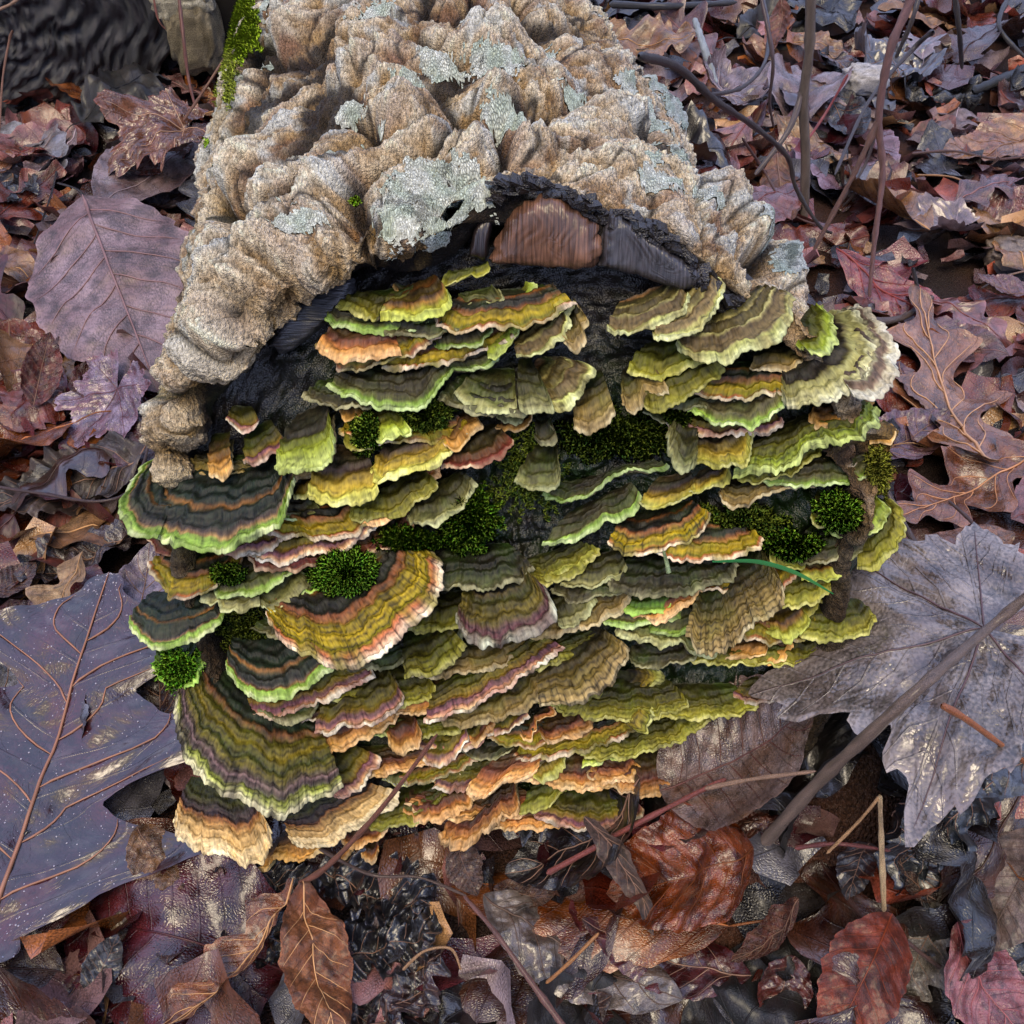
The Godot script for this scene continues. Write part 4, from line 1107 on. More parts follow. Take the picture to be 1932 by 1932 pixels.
	bracket("6", "S", [570, 1500], [450, 1650, 540, 1692, 620, 1717, 692, 1662, 738, 1600, 705, 1555], "rust brown zoned bracket with yellow green edge touching the big lavender leaf", {"algae": 0.05})
	bracket("6", "N", [440, 1660], [268, 1820, 350, 1812, 422, 1802, 482, 1792, 505, 1735], "tan upturned lip at the right bottom of the cluster above the dark gap")
	bracket("6", "N", [560, 1680], [440, 1800, 530, 1842, 602, 1802, 645, 1735], "tan brown bracket under the big lavender leaf's edge")
	bracket("6", "Q", [310, 1340], [60, 1700, 120, 1770, 190, 1802, 282, 1762, 322, 1692, 402, 1642, 492, 1562, 572, 1542, 592, 1442, 550, 1340], "large mottled dark and yellow bracket at the right bottom of the cluster", {"algae": 0.5, "check": 0.5, "ruffle": 1.8})
	bracket("6", "M", [700, 1430], [560, 1460, 640, 1530, 720, 1560, 800, 1500, 860, 1440], "olive bracket behind the tip of the grass blade, below the yellow green lip")
	bracket("3", "J", [790, 40], [698, 105, 740, 152, 800, 167, 872, 152, 885, 105], "small purple knob with a pale yellow lip, alone on the black wood at the left", {"algae": 0.1})
	bracket("3", "J", [900, 170], [808, 360, 872, 372, 942, 332, 1012, 292, 1045, 235], "grey purple bracket with a cream edge behind the large dark green one")
	bracket("3", "V", [1200, 100], [985, 370, 1030, 412, 1120, 407, 1202, 402, 1282, 372, 1322, 312, 1335, 215], "lime yellow pleated fan with a grey brown stem above the yellow fan bracket", {"algae": 0.1, "spread": 0.5, "mark": "the lime yellow fan"})
	bracket("3", "N", [670, 230], [600, 420, 650, 448, 702, 442, 745, 395], "small orange brown lump on the back of the large dark green bracket", {"spread": 0.7})
	bracket("3", "L", [440, 1400], [278, 1510, 300, 1562, 370, 1592, 430, 1602, 470, 1632, 530, 1622, 562, 1562, 590, 1440], "bright green leafy bracket under the dark oval one at the left edge", {"algae": 0.8, "ruffle": 1.8})
	# the small dull shelves that fill the gaps between the large ones
	var y := 590.0
	var row := 0
	while y < 1560.0:
		var x := 330.0 + (row % 2) * 48.0
		while x < 1660.0:
			var p := Vector2(x + rng.randf_range(-26, 26), y + rng.randf_range(-18, 18))
			x += 124.0
			var q := on_face(p) - FC
			var rho := Vector2(q.dot(FR), q.dot(FE)).length()
			if rho > 0.132 or p.y < 760.0 and (p.x < 660.0 or p.x > 1060.0 and p.x < 1160.0): continue
			if p.y > 1330.0 and p.x > 1240.0: continue
			if landmarks.any(func(l): return l[1].distance_to(p + Vector2(0, 34)) < 62.0): continue
			# the mossy hollows stay open
			if p.x > 820.0 and p.x < 1260.0 and p.y > 770.0 and p.y < 1070.0: continue
			if p.x > 1330.0 and p.x < 1580.0 and p.y > 930.0 and p.y < 1060.0: continue
			if p.x < 520.0 and p.y < 840.0 or p.x < 520.0 and p.y > 1110.0 and p.y < 1290.0: continue
			if p.x < 400.0 or p.y < 800.0 and p.x > 1010.0 and p.x < 1180.0: continue
			var w := rng.randf_range(70, 135); var h := rng.randf_range(24, 40); var sl := rng.randf_range(-0.05, 0.34)
			var fl := []
			for k in 7:
				var an := PI - PI * k / 6.0
				var rr := rng.randf_range(0.92, 1.08)
				fl.append(p.x + cos(an) * w * rr); fl.append(p.y + sin(an) * h * rr - cos(an) * w * sl)
			var st: String = ["K", "M", "K", "Q", "B", "J", "M", "E", "B", "K"][rng.randi_range(0, 9)]
			if p.y > 1250.0: st = ["J", "O", "M", "B", "O", "J", "Q", "M"][rng.randi_range(0, 7)]
			bracket("F", st, [p.x, p.y - h * 0.9], fl, "", {"algae": 0.55, "droop": 0.22, "ruffle": 1.2})
			var o := get_child(get_child_count() - 1)
			fill.append([o, p, {"K": "small dark olive bracket", "M": "small olive bracket", "H": "small grey green bracket", "Q": "small dull brown bracket", "B": "small gold-rimmed bracket", "J": "small purple-rimmed bracket", "E": "small green-edged bracket", "O": "small rust tan bracket"}[st]])
		y += 72.0
		row += 1
	tell_apart(fill, landmarks.filter(func(l): return String(l[0]).contains("bracket") or String(l[0]).contains("fan")))

var fill := []

# each label says which: the look, the landmark nearest in view, and the order from it
func tell_apart(rows: Array, marks: Array):
	var by := {}
	for r in rows:
		var best := 1e9; var mark = marks[0]
		for l in marks:
			var dd: float = r[1].distance_to(l[1])
			if dd < best: best = dd; mark = l
		var v: Vector2 = r[1] - mark[1]
		var dir := ("right of" if v.x > 0 else "left of") if absf(v.x) > absf(v.y) else ("below" if v.y > 0 else "above")
		var key: String = r[2] + "|" + dir + " " + mark[0]
		if not by.has(key): by[key] = []
		by[key].append([best, r[0]])
	var order := ["nearest", "second nearest", "third nearest", "fourth nearest", "fifth nearest", "sixth nearest", "seventh nearest"]
	for key in by:
		var g = by[key]
		g.sort_custom(func(p, q): return p[0] < q[0])
		var kv = key.split("|")
		for k in g.size():
			var lab: String = kv[0] + " " + kv[1] if g.size() == 1 else "%s %s %s" % [order[mini(k, 6)], kv[0], kv[1]]
			g[k][1].set_meta("label", lab)

# ---------------------------------------------------------------- moss
func moss_tuft(sd: int) -> ArrayMesh:
	var r := RandomNumberGenerator.new(); r.seed = sd
	var P := PackedVector3Array(); var N := PackedVector3Array(); var C := PackedColorArray(); var I := PackedInt32Array()
	for s in 9:
		var a := r.randf() * TAU
		var lean := r.randf_range(0.15, 0.9)
		var dir := Vector3(cos(a) * lean, 1.0, sin(a) * lean).normalized()
		var side := dir.cross(Vector3(sin(a * 3.0), 0.3, cos(a * 3.0))).normalized()
		var len := r.randf_range(0.6, 1.2)
		for q in 3:
			var base := dir * len * q * 0.28
			var out := (dir + side * (1.0 if q % 2 == 0 else -1.0) * 0.7).normalized()
			var w := side.cross(out).normalized() * 0.09
			var k := P.size()
			P.append_array([base - w, base + w, base + out * len * 0.5])
			var n := w.cross(out).normalized()
			if n.y < 0.0: n = -n
			N.append_array([n, n, n])
			C.append_array([Color(0.6, 0.6, 0.6), Color(0.6, 0.6, 0.6), Color(1.2, 1.2, 1.0)])
			I.append_array([k, k + 1, k + 2])
	return amesh(P, N, C, PackedVector2Array(), I)

# a cushion of moss: middle, half sizes in survey units, how far from the face, how high its middle stands
func moss_patch(label: String, mid: Vector2, rx: float, ry: float, off: float, high: float, count: int, col: String, size: float, on_log := false):
	var mm := MultiMesh.new()
	mm.transform_format = MultiMesh.TRANSFORM_3D
	mm.use_colors = true
	mm.mesh = moss_tuft(int(mid.x))
	count = int(count * 1.9)
	mm.instance_count = count
	var base := grey(hx(col), 2.4); var yellow := grey(hx("b0bc40"), 1.5)
	for k in count:
		var a := rng.randf() * TAU
		var r := pow(rng.randf(), 0.75)
		r *= 1.0 + 0.55 * sn.get_noise_2d(cos(a) * 3.5 + mid.y, sin(a) * 3.5) + 0.3 * sn.get_noise_2d(cos(a) * 1.5 + mid.x, sin(a) * 1.5)
		var p := mid + Vector2(cos(a) * rx, sin(a) * ry) * r
		var n := (FN + Vector3.UP * 0.5).normalized()
		var w: Vector3
		if on_log:
			var s := hit_s(p)
			if s > 8.0: s = 0.3
			w = cam_pos + ray(p) * 1.0
			var rr := ray(p).normalized(); var t := 0.3
			while t < 1.5:
				var q := cam_pos + rr * t - LA
				if Vector2(q.dot(LR), q.y).length() < axis_radius(q.dot(LD)) + 0.004: break
				t += 0.002
			w = cam_pos + rr * t
			n = (w - LA - LD * (w - LA).dot(LD)).normalized()
		else:
			w = on_face(p, off + high * (1.0 - r * r))
		n = (n + Vector3(rng.randf_range(-0.6, 0.6), rng.randf_range(-0.3, 0.6), rng.randf_range(-0.6, 0.6))).normalized()
		var x := n.cross(Vector3(rng.randf() - 0.5, rng.randf() - 0.5, rng.randf() - 0.5)).normalized()
		var sc := size * 0.68 * rng.randf_range(0.6, 1.3)
		mm.set_instance_transform(k, Transform3D(Basis(x * sc, n * sc, x.cross(n) * sc), w))
		mm.set_instance_color(k, grey(base.lerp(yellow, rng.randf() * 0.6), rng.randf_range(0.5, 1.7)))
	var o := MultiMeshInstance3D.new()
	o.name = numbered("moss"); o.multimesh = mm; o.material_override = M.moss
	add_child(o, true)
	tag(o, label, "moss", "moss cushions on the log"); o.set_meta("kind", "stuff")

func moss():
	moss_patch("bright yellow green moss tuft on the upper left shoulder of the log", Vector2(455, 45), 34, 62, 0, 0, 1500, "7c9a1c", 0.0042, true)
	moss_patch("dull thin moss on the left flank of the log", Vector2(425, 140), 26, 60, 0, 0, 500, "5e6a24", 0.0035, true)
	moss_patch("tiny green moss speck beside the big pale knob", Vector2(672, 382), 8, 8, 0, 0.006, 40, "8ab42c", 0.003, true)
	moss_patch("tiny green moss speck on the left edge of the log", Vector2(388, 268), 8, 8, 0, 0.0, 40, "8ab42c", 0.003, true)
	moss_patch("bright moss cushion on the back of the large gold bracket", Vector2(655, 1085), 66, 52, 0.014, 0.018, 1500, "4c8a24", 0.0034)
	moss_patch("moss bank in the middle left of the shaded centre", Vector2(885, 985), 60, 60, 0.006, 0.010, 1300, "3c7418", 0.0036)
	moss_patch("moss between the long maroon bracket and the centre", Vector2(770, 1020), 70, 26, 0.008, 0.008, 700, "3c7018", 0.0034)
	moss_patch("dark moss under the long S-shaped bracket", Vector2(800, 785), 50, 36, 0.006, 0.012, 700, "2c4c16", 0.0032)
	moss_patch("dark moss in the upper right of the shaded centre", Vector2(1160, 825), 110, 45, 0.0, 0.008, 1300, "28481a", 0.0034)
	moss_patch("dark moss strip right of the olive gold white-edged bracket", Vector2(1280, 790), 34, 40, 0.0, 0.010, 400, "2e5418", 0.0034)
	moss_patch("bright moss cushion on the mossy bracket near the lower right edge", Vector2(1585, 970), 48, 36, 0.012, 0.014, 900, "4c8420", 0.0036)
	moss_patch("bright moss cushion behind the grass blade", Vector2(1500, 1030), 50, 26, 0.012, 0.012, 800, "4c8420", 0.0036)
	moss_patch("dark moss in the hollow left of the grass blade", Vector2(1400, 1000), 80, 44, 0.0, 0.006, 900, "26481a", 0.0034)
	moss_patch("moss on the leafy green bracket at the left edge", Vector2(340, 1265), 40, 40, 0.014, 0.008, 500, "4c9020", 0.0034)
	moss_patch("moss on the yellow-rimmed bracket under the large dark green one", Vector2(430, 1085), 34, 22, 0.012, 0.012, 400, "4a7a22", 0.003)
	moss_patch("moss on the mossy bracket above the long gold one", Vector2(690, 820), 30, 40, 0.010, 0.010, 400, "2f5c1a", 0.0032)
	moss_patch("low moss under the small bright green lip", Vector2(1000, 890), 60, 80, 0.0, 0.004, 700, "28441a", 0.0032)
	moss_patch("brown green moss on the bark at the right edge of the log end", Vector2(1655, 890), 26, 50, 0.006, 0.01, 500, "5a5420", 0.003)
	moss_patch("dark moss behind the small round green-rimmed bracket", Vector2(470, 1190), 70, 50, 0.0, 0.004, 500, "1e3414", 0.003)

# ---------------------------------------------------------------- leaves
func leaf_frame(b: Vector3, t: Vector3, wr: float, roll: float, o: Dictionary) -> Dictionary:
	var y := (t - b)
	var ln := y.length()
	y = y / ln
	var n := (Vector3.UP - y * y.dot(Vector3.UP)).normalized()
	n = n.rotated(y, roll)
	var x := y.cross(n).normalized()
	return {"b": b, "x": x, "y": y, "n": n, "l": ln, "wr": wr, "bx": float(o.get("bx", 0.4)), "by": float(o.get("by", 0.3)), "cr": float(o.get("crumple", 0.05)), "fold": float(o.get("fold", 0.15)), "rib": float(o.get("rib", 0.005)), "sd": rng.randf() * 90.0, "tw": float(o.get("twist", 0.0))}

func leaf_point(L: Dictionary, x: float, y: float) -> Vector3:
	var bx: float = L.bx; var by: float = L.by; var sd: float = L.sd
	var z: float = L.fold * absf(x) * (1.0 - 0.7 * absf(x))
	z += L.rib * sin((y - 0.8 * absf(x)) * 56.0) * minf(1.0, absf(x) * 7.0)
	z += L.cr * (sn.get_noise_2d(x * 3.2 + sd, y * 3.2) * 0.75 + fb.get_noise_2d(x * 7.0 + sd, y * 7.0 + 5.0) * 0.28)
	var kx: float = bx * 4.0 + L.cr * 3.0 * sn.get_noise_2d(sd, y * 2.0)
	var xx := x
	if absf(kx) > 0.01:
		xx = sin(kx * x) / kx; z += (1.0 - cos(kx * x)) / kx
	var yy := y
	var ky := by * 3.0
	if absf(ky) > 0.01:
		yy = 0.5 + sin(ky * (y - 0.5)) / ky; z += (1.0 - cos(ky * (y - 0.5))) / ky - (1.0 - cos(ky * 0.5)) / ky * 0.6
	if L.tw != 0.0:
		var a: float = L.tw * (y - 0.3)
		var q := xx * cos(a) - z * sin(a); z = xx * sin(a) + z * cos(a); xx = q
	var p: Vector3 = L.b + (L.x * xx + L.y * yy + L.n * z) * L.l
	return p

func half_width(kind: String, t: float) -> float:
	match kind:
		"oak":
			var e := pow(sin(PI * pow(t, 0.72)), 0.55)
			return 0.5 * e * (0.66 + 0.34 * cos(TAU * (3.6 * t + 0.42))) * (0.55 + 0.45 * smoothstep(0.0, 0.45, t))
		"redoak":
			var e := pow(sin(PI * pow(t, 0.8)), 0.6)
			var f := absf(fposmod(3.4 * t + 0.3, 1.0) - 0.5) * 2.0
			return 0.5 * e * (0.34 + 0.66 * pow(f, 1.1))
		"torn":
			return 0.5 * pow(sin(PI * pow(t, 0.8)), 0.5) * (0.8 + 0.45 * sn.get_noise_2d(t * 7.0, 3.0))
	return 0.5 * pow(sin(PI * pow(clampf(t, 0.0, 1.0), 0.86)), 0.8)

func maple_r(a: float) -> float:
	var best := 0.42
	var d := [[0.0, 1.0, 0.56], [0.92, 0.88, 0.56], [-0.92, 0.88, 0.56], [1.85, 0.62, 0.55], [-1.85, 0.62, 0.55]]
	for k in d:
		var q := absf(a - k[0])
		if q < 1.3:
			best = maxf(best, k[1] * sin(k[2]) / sin(k[2] + q))
	return best * (1.0 + 0.035 * signf(sin(a * 26.0)) * smoothstep(0.0, 0.3, absf(sin(a * 2.6))))

func leaf(kind: String, b: Vector3, t: Vector3, wr: float, roll: float, o: Dictionary, label: String, group := "leaves of the wet litter", hero := false) -> Node3D:
	var L := leaf_frame(b, t, wr, roll, o)
	var ca := hx(o.get("a", "7a4a48")); var cb := hx(o.get("b", "5a3432"))
	var surf: String = o.get("surf", "wet")
	var sd: float = L.sd
	var P := PackedVector3Array(); var C := PackedColorArray(); var UV := PackedVector2Array()
	var nu: int; var nv: int
	var maple := kind == "maple"
	if maple: nu = 190 if hero else 96; nv = 44 if hero else 16
	else: nu = 45 if hero else 17; nv = 110 if hero else 32
	for j in nv:
		for i in nu:
			var x: float; var y: float; var edge: float
			if maple:
				var a := lerpf(-2.75, 2.75, float(i) / (nu - 1))
				var r := maple_r(a) * (1.0 + 0.06 * sn.get_noise_2d(a * 6.0, sd)) * float(j) / (nv - 1)
				x = sin(a) * r * wr; y = cos(a) * r
				edge = float(j) / (nv - 1)
				UV.append(Vector2(0.5 + sin(a) * r * 0.56, 0.4 + cos(a) * r * 0.56))
			else:
				var tt := float(j) / (nv - 1)
				var c := float(i) / (nu - 1) * 2.0 - 1.0
				var w := half_width(kind, tt) * (1.0 + (0.07 if kind == "oval" else 0.16) * sn.get_noise_2d(tt * 9.0 + signf(c) * 30.0, sd) + 0.025 * sn.get_noise_2d(tt * 26.0 + signf(c) * 30.0, sd))
				x = c * w * wr
				y = tt + (0.10 * absf(c) * w if kind != "oval" else 0.0)
				edge = absf(c)
				UV.append(Vector2(0.5 + c * 0.47 * (0.45 + w), tt))
			P.append(leaf_point(L, x, y))
			var m := clampf(0.5 + 0.9 * fb.get_noise_2d(x * 4.0 + sd, y * 4.0), 0, 1)
			var col := grey(ca.lerp(cb, m), 0.58)
			var spot := smoothstep(0.22, 0.42, fb.get_noise_2d(x * 9.0 + sd + 40.0, y * 9.0))
			col = grey(col, (1.0 - 0.5 * spot) * (0.9 + 0.25 * sn.get_noise_2d(x * 60.0, y * 60.0 + sd)) * (1.0 + 0.35 * smoothstep(0.93, 1.0, edge)))
			C.append(col)
	var root := thing(o.get("name", {"oak": "oak_leaf", "redoak": "oak_leaf", "maple": "maple_leaf", "torn": "torn_leaf", "oval": "oval_leaf"}[kind]), label, "leaf", Vector3.ZERO, group)
	var tex_kind := "palmate" if maple else "pinnate"
	put("blade", gmesh(P, C, UV, nu, nv, L.n), M[surf + "_" + tex_kind], root)
	var vc := grey(hx(o.get("vein", "8a6a5a")), 1.0)
	var rr: float = L.l * 0.006
	var lift: Vector3 = L.n * rr * 0.5
	if maple:
		for a in [0.0, 0.92, -0.92, 1.85, -1.85]:
			var ln: float = maple_r(a) * 0.93
			var pts := []
			for k in 21: pts.append(leaf_point(L, sin(a) * ln * wr * k / 20.0, cos(a) * ln * k / 20.0) + lift)
			put("vein", tube(pts, rr * 0.85, rr * 0.25, vc, 5, 0.0, 1), M.vein, root)
	else:
		var pts := []
		for k in 25: pts.append(leaf_point(L, 0.0, k / 24.0) + lift)
		put("midrib", tube(pts, rr, rr * 0.3, vc, 5, 0.0, 1), M.vein, root)
		if hero:
			for k in 6:
				for s in [-1.0, 1.0]:
					var t0 := 0.10 + 0.13 * k + (0.04 if s > 0 else 0.0)
					var vp := []
					for q in 11:
						var tt := t0 + 0.17 * q / 10.0
						var hw := half_width(kind, tt)
						vp.append(leaf_point(L, s * hw * wr * 0.9 * q / 10.0, tt + (0.10 * hw * 0.9 * q / 10.0 if kind != "oval" else 0.0)) + lift * 0.6)
					put("side_vein", tube(vp, rr * 0.5, rr * 0.2, vc, 5, 0.0, 1), M.vein, root)
	var sl: float = o.get("stalk", 0.0)
	if sl > 0.0:
		var q0 := leaf_point(L, 0, 0)
		var dir: Vector3 = -L.y + L.x * rng.randf_range(-0.3, 0.3)
		put("stalk", tube([q0, q0 + dir * L.l * sl * 0.5 + Vector3.UP * 0.004, q0 + dir * L.l * sl], rr * 0.8, rr * 0.7, vc, 6, 0.1, 4), M.stem, root)
	root.set_meta("__px", to_px(leaf_point(L, 0, 0.5)))
	if o.has("mark"): landmarks.append([o.mark, root.get_meta("__px")])
	root.remove_meta("__px")
	return root

# a leaf of the survey: base and tip where they lie on the ground picture, with their heights
func hero(kind: String, bx: float, by: float, bh: float, tx: float, ty: float, th: float, wr: float, roll: float, o: Dictionary, label: String) -> Node3D:
	var sag := 0.0
	for k in 4:
		var b3 := on_heap(Vector2(bx, by), bh + sag); var t3 := on_heap(Vector2(tx, ty), th + sag)
		var m := (b3 + t3) * 0.5
		sag = maxf(0.0, mound(m.x, m.z) - 0.5 * (mound(b3.x, b3.z) + mound(t3.x, t3.z)))
	return leaf(kind, on_heap(Vector2(bx, by), bh + sag), on_heap(Vector2(tx, ty), th + sag), wr, roll, o, label, o.get("group", ""), true)

# a spot at that height above the litter, heaped as it is there
func on_heap(p: Vector2, h: float) -> Vector3:
	var q := on_y(p, h)
	for k in 5: q = on_y(p, h + 1.12 * mound(q.x, q.z))
	return q

func hero_leaves():
	# left side, from the back to the front
	hero("oval", 140, 205, 0.02, 45, 310, 0.015, 0.75, 0.2, {"a": "b0504a", "b": "8a3a30", "bx": -0.3, "crumple": 0.12}, "crumpled red leaf in front of the black rotten log at upper left")
	hero("maple", 345, 232, 0.055, 185, 345, 0.03, 0.85, -0.2, {"a": "a8745c", "b": "845040", "surf": "wet", "bx": 0.25, "by": -0.25, "crumple": 0.10, "vein": "c09a80", "mark": "the brown maple leaf"}, "brown lobed maple leaf with a pointed lobe raised against the black rotten log")
	hero("oval", 240, 330, 0.03, 365, 240, 0.035, 0.5, 0.5, {"a": "9a4a3c", "b": "6a2c24", "bx": 0.6}, "small red brown leaf tucked behind the brown maple leaf by the log")
	hero("oval", 0, 250, 0.012, 45, 420, 0.01, 0.7, 0.1, {"a": "b4b4c0", "b": "8a8490", "surf": "gloss"}, "pale grey wet leaf at the left frame edge below the black log")
	hero("oval", 60, 360, 0.01, 160, 300, 0.012, 0.7, 0.0, {"a": "a8808c", "b": "7a4a50"}, "pink grey wet leaf left above the big smooth grey purple leaf")
	hero("oval", 330, 400, 0.012, 255, 330, 0.01, 0.6, 0.1, {"a": "b8b0bc", "b": "94706c", "surf": "wet"}, "small pale lavender leaf between the big grey purple leaf and the log")
	hero("oval", 40, 560, 0.03, 90, 440, 0.015, 0.9, -0.3, {"a": "9a6a60", "b": "84504a", "surf": "dry"}, "brown pink leaf rolled at the left frame edge beside the big grey purple leaf")
	hero("oval", 150, 355, 0.065, 300, 740, 0.028, 0.54, 0.12, {"a": "b49aa4", "b": "94747a", "surf": "dry", "bx": -0.18, "by": -0.12, "crumple": 0.035, "fold": -0.1, "rib": 0.003, "vein": "8a6a6c", "mark": "the big grey purple leaf"}, "big smooth grey purple leaf leaning on the left flank of the log")
	hero("oval", 15, 610, 0.035, 50, 830, 0.012, 0.62, -0.35, {"a": "a8543c", "b": "6c2c22", "bx": 0.5, "crumple": 0.10}, "rust red folded leaf at the left frame edge below the big grey purple leaf")
	hero("oval", 62, 770, 0.02, 95, 625, 0.05, 0.5, 0.6, {"a": "94443a", "b": "5c2620", "bx": 0.7}, "dark red leaf standing on edge left below the big grey purple leaf")
	hero("oval", 130, 740, 0.03, 250, 700, 0.02, 0.7, 0.5, {"a": "7c3a30", "b": "48201c", "bx": 0.4}, "shadowed brown red leaf under the lower tip of the big grey purple leaf")
	hero("maple", 225, 735, 0.03, 110, 860, 0.016, 0.85, 0.0, {"a": "b49cb8", "b": "8a4c54", "surf": "wet", "crumple": 0.05, "bx": 0.1, "vein": "6a3c44"}, "lavender and red lobed wet leaf beside the lower left end of the log")
	hero("oval", 310, 800, 0.016, 300, 960, 0.012, 0.8, 0.0, {"a": "a890a4", "b": "7a5460"}, "mauve leaf under the large dark green bracket's left edge")
	hero("oval", 290, 850, 0.022, -40, 960, 0.012, 0.55, 0.0, {"a": "70605e", "b": "4e4240", "surf": "dry", "bx": 0.15, "fold": 0.2, "crumple": 0.08, "rib": 0.02}, "wide grey brown stringy leaf left of the large dark green bracket")
	hero("torn", 250, 1010, 0.016, 20, 1090, 0.01, 0.6, 0.1, {"a": "6c5c60", "b": "3e3234", "crumple": 0.12}, "dark grey torn leaf with a black hole left of the brackets")
	hero("oak", 165, 1045, 0.03, 10, 1230, 0.016, 0.55, 0.1, {"a": "dcb48c", "b": "9a7450", "surf": "dry", "crumple": 0.06, "vein": "b08a64", "mark": "the tan oak leaf"}, "tan blotched oak leaf with two rounded lobes near the left frame edge")
	hero("oval", -20, 1130, 0.02, 70, 1060, 0.018, 0.6, 0.2, {"a": "7a4c40", "b": "4a2a26"}, "brown leaf with a pale midrib at the left frame edge above the tan oak leaf")
	hero("oval", 40, 1260, 0.012, 20, 1130, 0.01, 0.8, 0.0, {"a": "8a6474", "b": "4a2c34"}, "mauve leaf partly under the tan oak leaf at the left frame edge")
	hero("oval", 190, 1330, 0.004, 120, 1130, 0.010, 0.6, 0.1, {"a": "3c3c48", "b": "16161c", "surf": "gloss", "crumple": 0.12, "rib": 0.02}, "black glossy crumpled leaf under the tan oak leaf")
	hero("oval", 238, 1260, 0.024, 285, 1030, 0.03, 0.5, 0.15, {"a": "b4a4bc", "b": "84708a", "surf": "wet", "crumple": 0.04}, "lavender pointed leaf tip beside the dark oval bracket")
	hero("oval", 275, 1440, 0.018, 300, 1230, 0.022, 0.6, -0.4, {"a": "5a3a2a", "b": "2e1a12", "bx": 0.3}, "dark brown leaf in the shade below the dark oval bracket")
	var big := hero("redoak", -45, 1830, 0.018, 208, 1085, 0.036, 0.92, 0.06, {"a": "5c2630", "b": "3a2a34", "surf": "gloss", "bx": 0.06, "by": 0.05, "crumple": 0.03, "fold": 0.14, "rib": 0.004, "vein": "a07058", "mark": "the giant maroon oak leaf"}, "giant dark maroon wet oak leaf with spread lobes and an orange midrib at lower left")
	droplets(big)
	hero("oval", 30, 1560, 0.008, -20, 1250, 0.016, 1.0, 0.0, {"a": "8a8a9c", "b": "3a3640", "surf": "gloss", "crumple": 0.08}, "blue grey wet leaf under the giant maroon oak leaf at the left frame edge")
	hero("oval", 10, 1920, 0.006, 260, 1890, 0.008, 0.5, 0.0, {"a": "6a2c30", "b": "3e1a1e", "surf": "gloss"}, "maroon wet leaf under the stalk end of the giant maroon oak leaf")
	# bottom
	hero("oval", 255, 1560, 0.035, 345, 1680, 0.02, 0.75, -0.1, {"a": "b88450", "b": "704a2a", "bx": -0.6, "crumple": 0.08}, "curled tan brown leaf at the lower left foot of the cluster")
	hero("oval", 350, 1580, 0.014, 320, 1830, 0.016, 0.55, 0.1, {"a": "6c4a3e", "b": "3a2620", "bx": -0.5, "surf": "wet"}, "brown humped leaf with droplets below the pale cream pleated bracket")
	hero("oval", 250, 1700, 0.01, 225, 1840, 0.012, 0.7, 0.1, {"a": "8a6a40", "b": "4a3420", "bx": -0.4}, "olive brown leaf left of the humped leaf at the bottom")
	hero("oval", 165, 1880, 0.012, 225, 1760, 0.022, 0.6, 0.3, {"a": "3a3a44", "b": "121216", "surf": "gloss", "bx": 0.4}, "small black shiny curled leaf beside the giant oak leaf's lower edge")
	hero("oval", 190, 1900, 0.006, 380, 1850, 0.01, 0.6, 0.0, {"a": "8c8ca0", "b": "4a4450", "surf": "gloss", "crumple": 0.1}, "grey lavender wet leaf at the bottom left of the orange folded leaf")
	hero("torn", 400, 1620, 0.02, 590, 1680, 0.012, 0.55, -0.2, {"a": "2c2c36", "b": "0e0e12", "surf": "gloss", "crumple": 0.16, "rib": 0.03}, "black slimy crumpled leaf under the pale cream pleated bracket")
	hero("torn", 420, 1720, 0.01, 560, 1800, 0.01, 0.8, 0.0, {"a": "24242c", "b": "0c0c10", "surf": "gloss", "crumple": 0.16}, "black decayed leaf between the humped brown leaf and the orange folded leaf")
	hero("redoak", 568, 1665, 0.03, 300, 1960, 0.022, 0.42, 0.5, {"a": "b86c34", "b": "7c3c1a", "surf": "wet", "bx": 0.5, "fold": 0.5, "crumple": 0.05, "vein": "d0a070", "mark": "the orange folded leaf"}, "orange brown folded oak leaf with veins at the bottom left of centre")
	hero("oval", 566, 1668, 0.034, 640, 1990, 0.028, 0.42, -0.3, {"a": "c07844", "b": "8a4826", "surf": "dry", "bx": -0.4, "fold": 0.3, "crumple": 0.10, "vein": "dca874"}, "upright rust orange leaf half right of the orange folded leaf")
	hero("torn", 600, 1640, 0.014, 820, 1720, 0.02, 0.65, -0.1, {"a": "34343e", "b": "121218", "surf": "gloss", "crumple": 0.16, "rib": 0.03}, "black glossy leaf below the reddish tan bracket at the bottom")
	hero("torn", 620, 1800, 0.012, 840, 1760, 0.02, 0.8, 0.0, {"a": "33333c", "b": "101014", "surf": "gloss", "crumple": 0.18, "rib": 0.03}, "large black wet crumpled leaf right of the upright rust orange leaf")
	hero("torn", 690, 1950, 0.012, 840, 1790, 0.03, 0.6, -0.3, {"a": "5a3c3c", "b": "241a1c", "surf": "gloss", "crumple": 0.15, "bx": -0.5}, "dark maroon humped wet leaf at the bottom centre")
	hero("torn", 640, 1900, 0.008, 760, 1950, 0.01, 0.9, 0.0, {"a": "3c2a2a", "b": "18121a", "surf": "gloss", "crumple": 0.16}, "black brown wet leaf at the bottom frame edge right of the rust orange leaf")
	hero("oval", 860, 1590, 0.035, 900, 1690, 0.018, 0.7, 0.0, {"a": "8a6450", "b": "5a3c30", "bx": -0.3, "surf": "wet"}, "brown wet leaf draped under the rust tan bracket at the bottom centre")
	hero("oval", 1230, 1480, 0.035, 960, 1660, 0.012, 0.62, 0.3, {"a": "33292c", "b": "120e10", "surf": "gloss", "bx": 0.2}, "large black brown leaf in the shade right of the cluster's lowest bracket")
	hero("oval", 930, 1680, 0.014, 1050, 1690, 0.012, 0.55, 0.0, {"a": "84583c", "b": "58341f"}, "small tan brown leaf in the hollow above the silvery wet leaf")
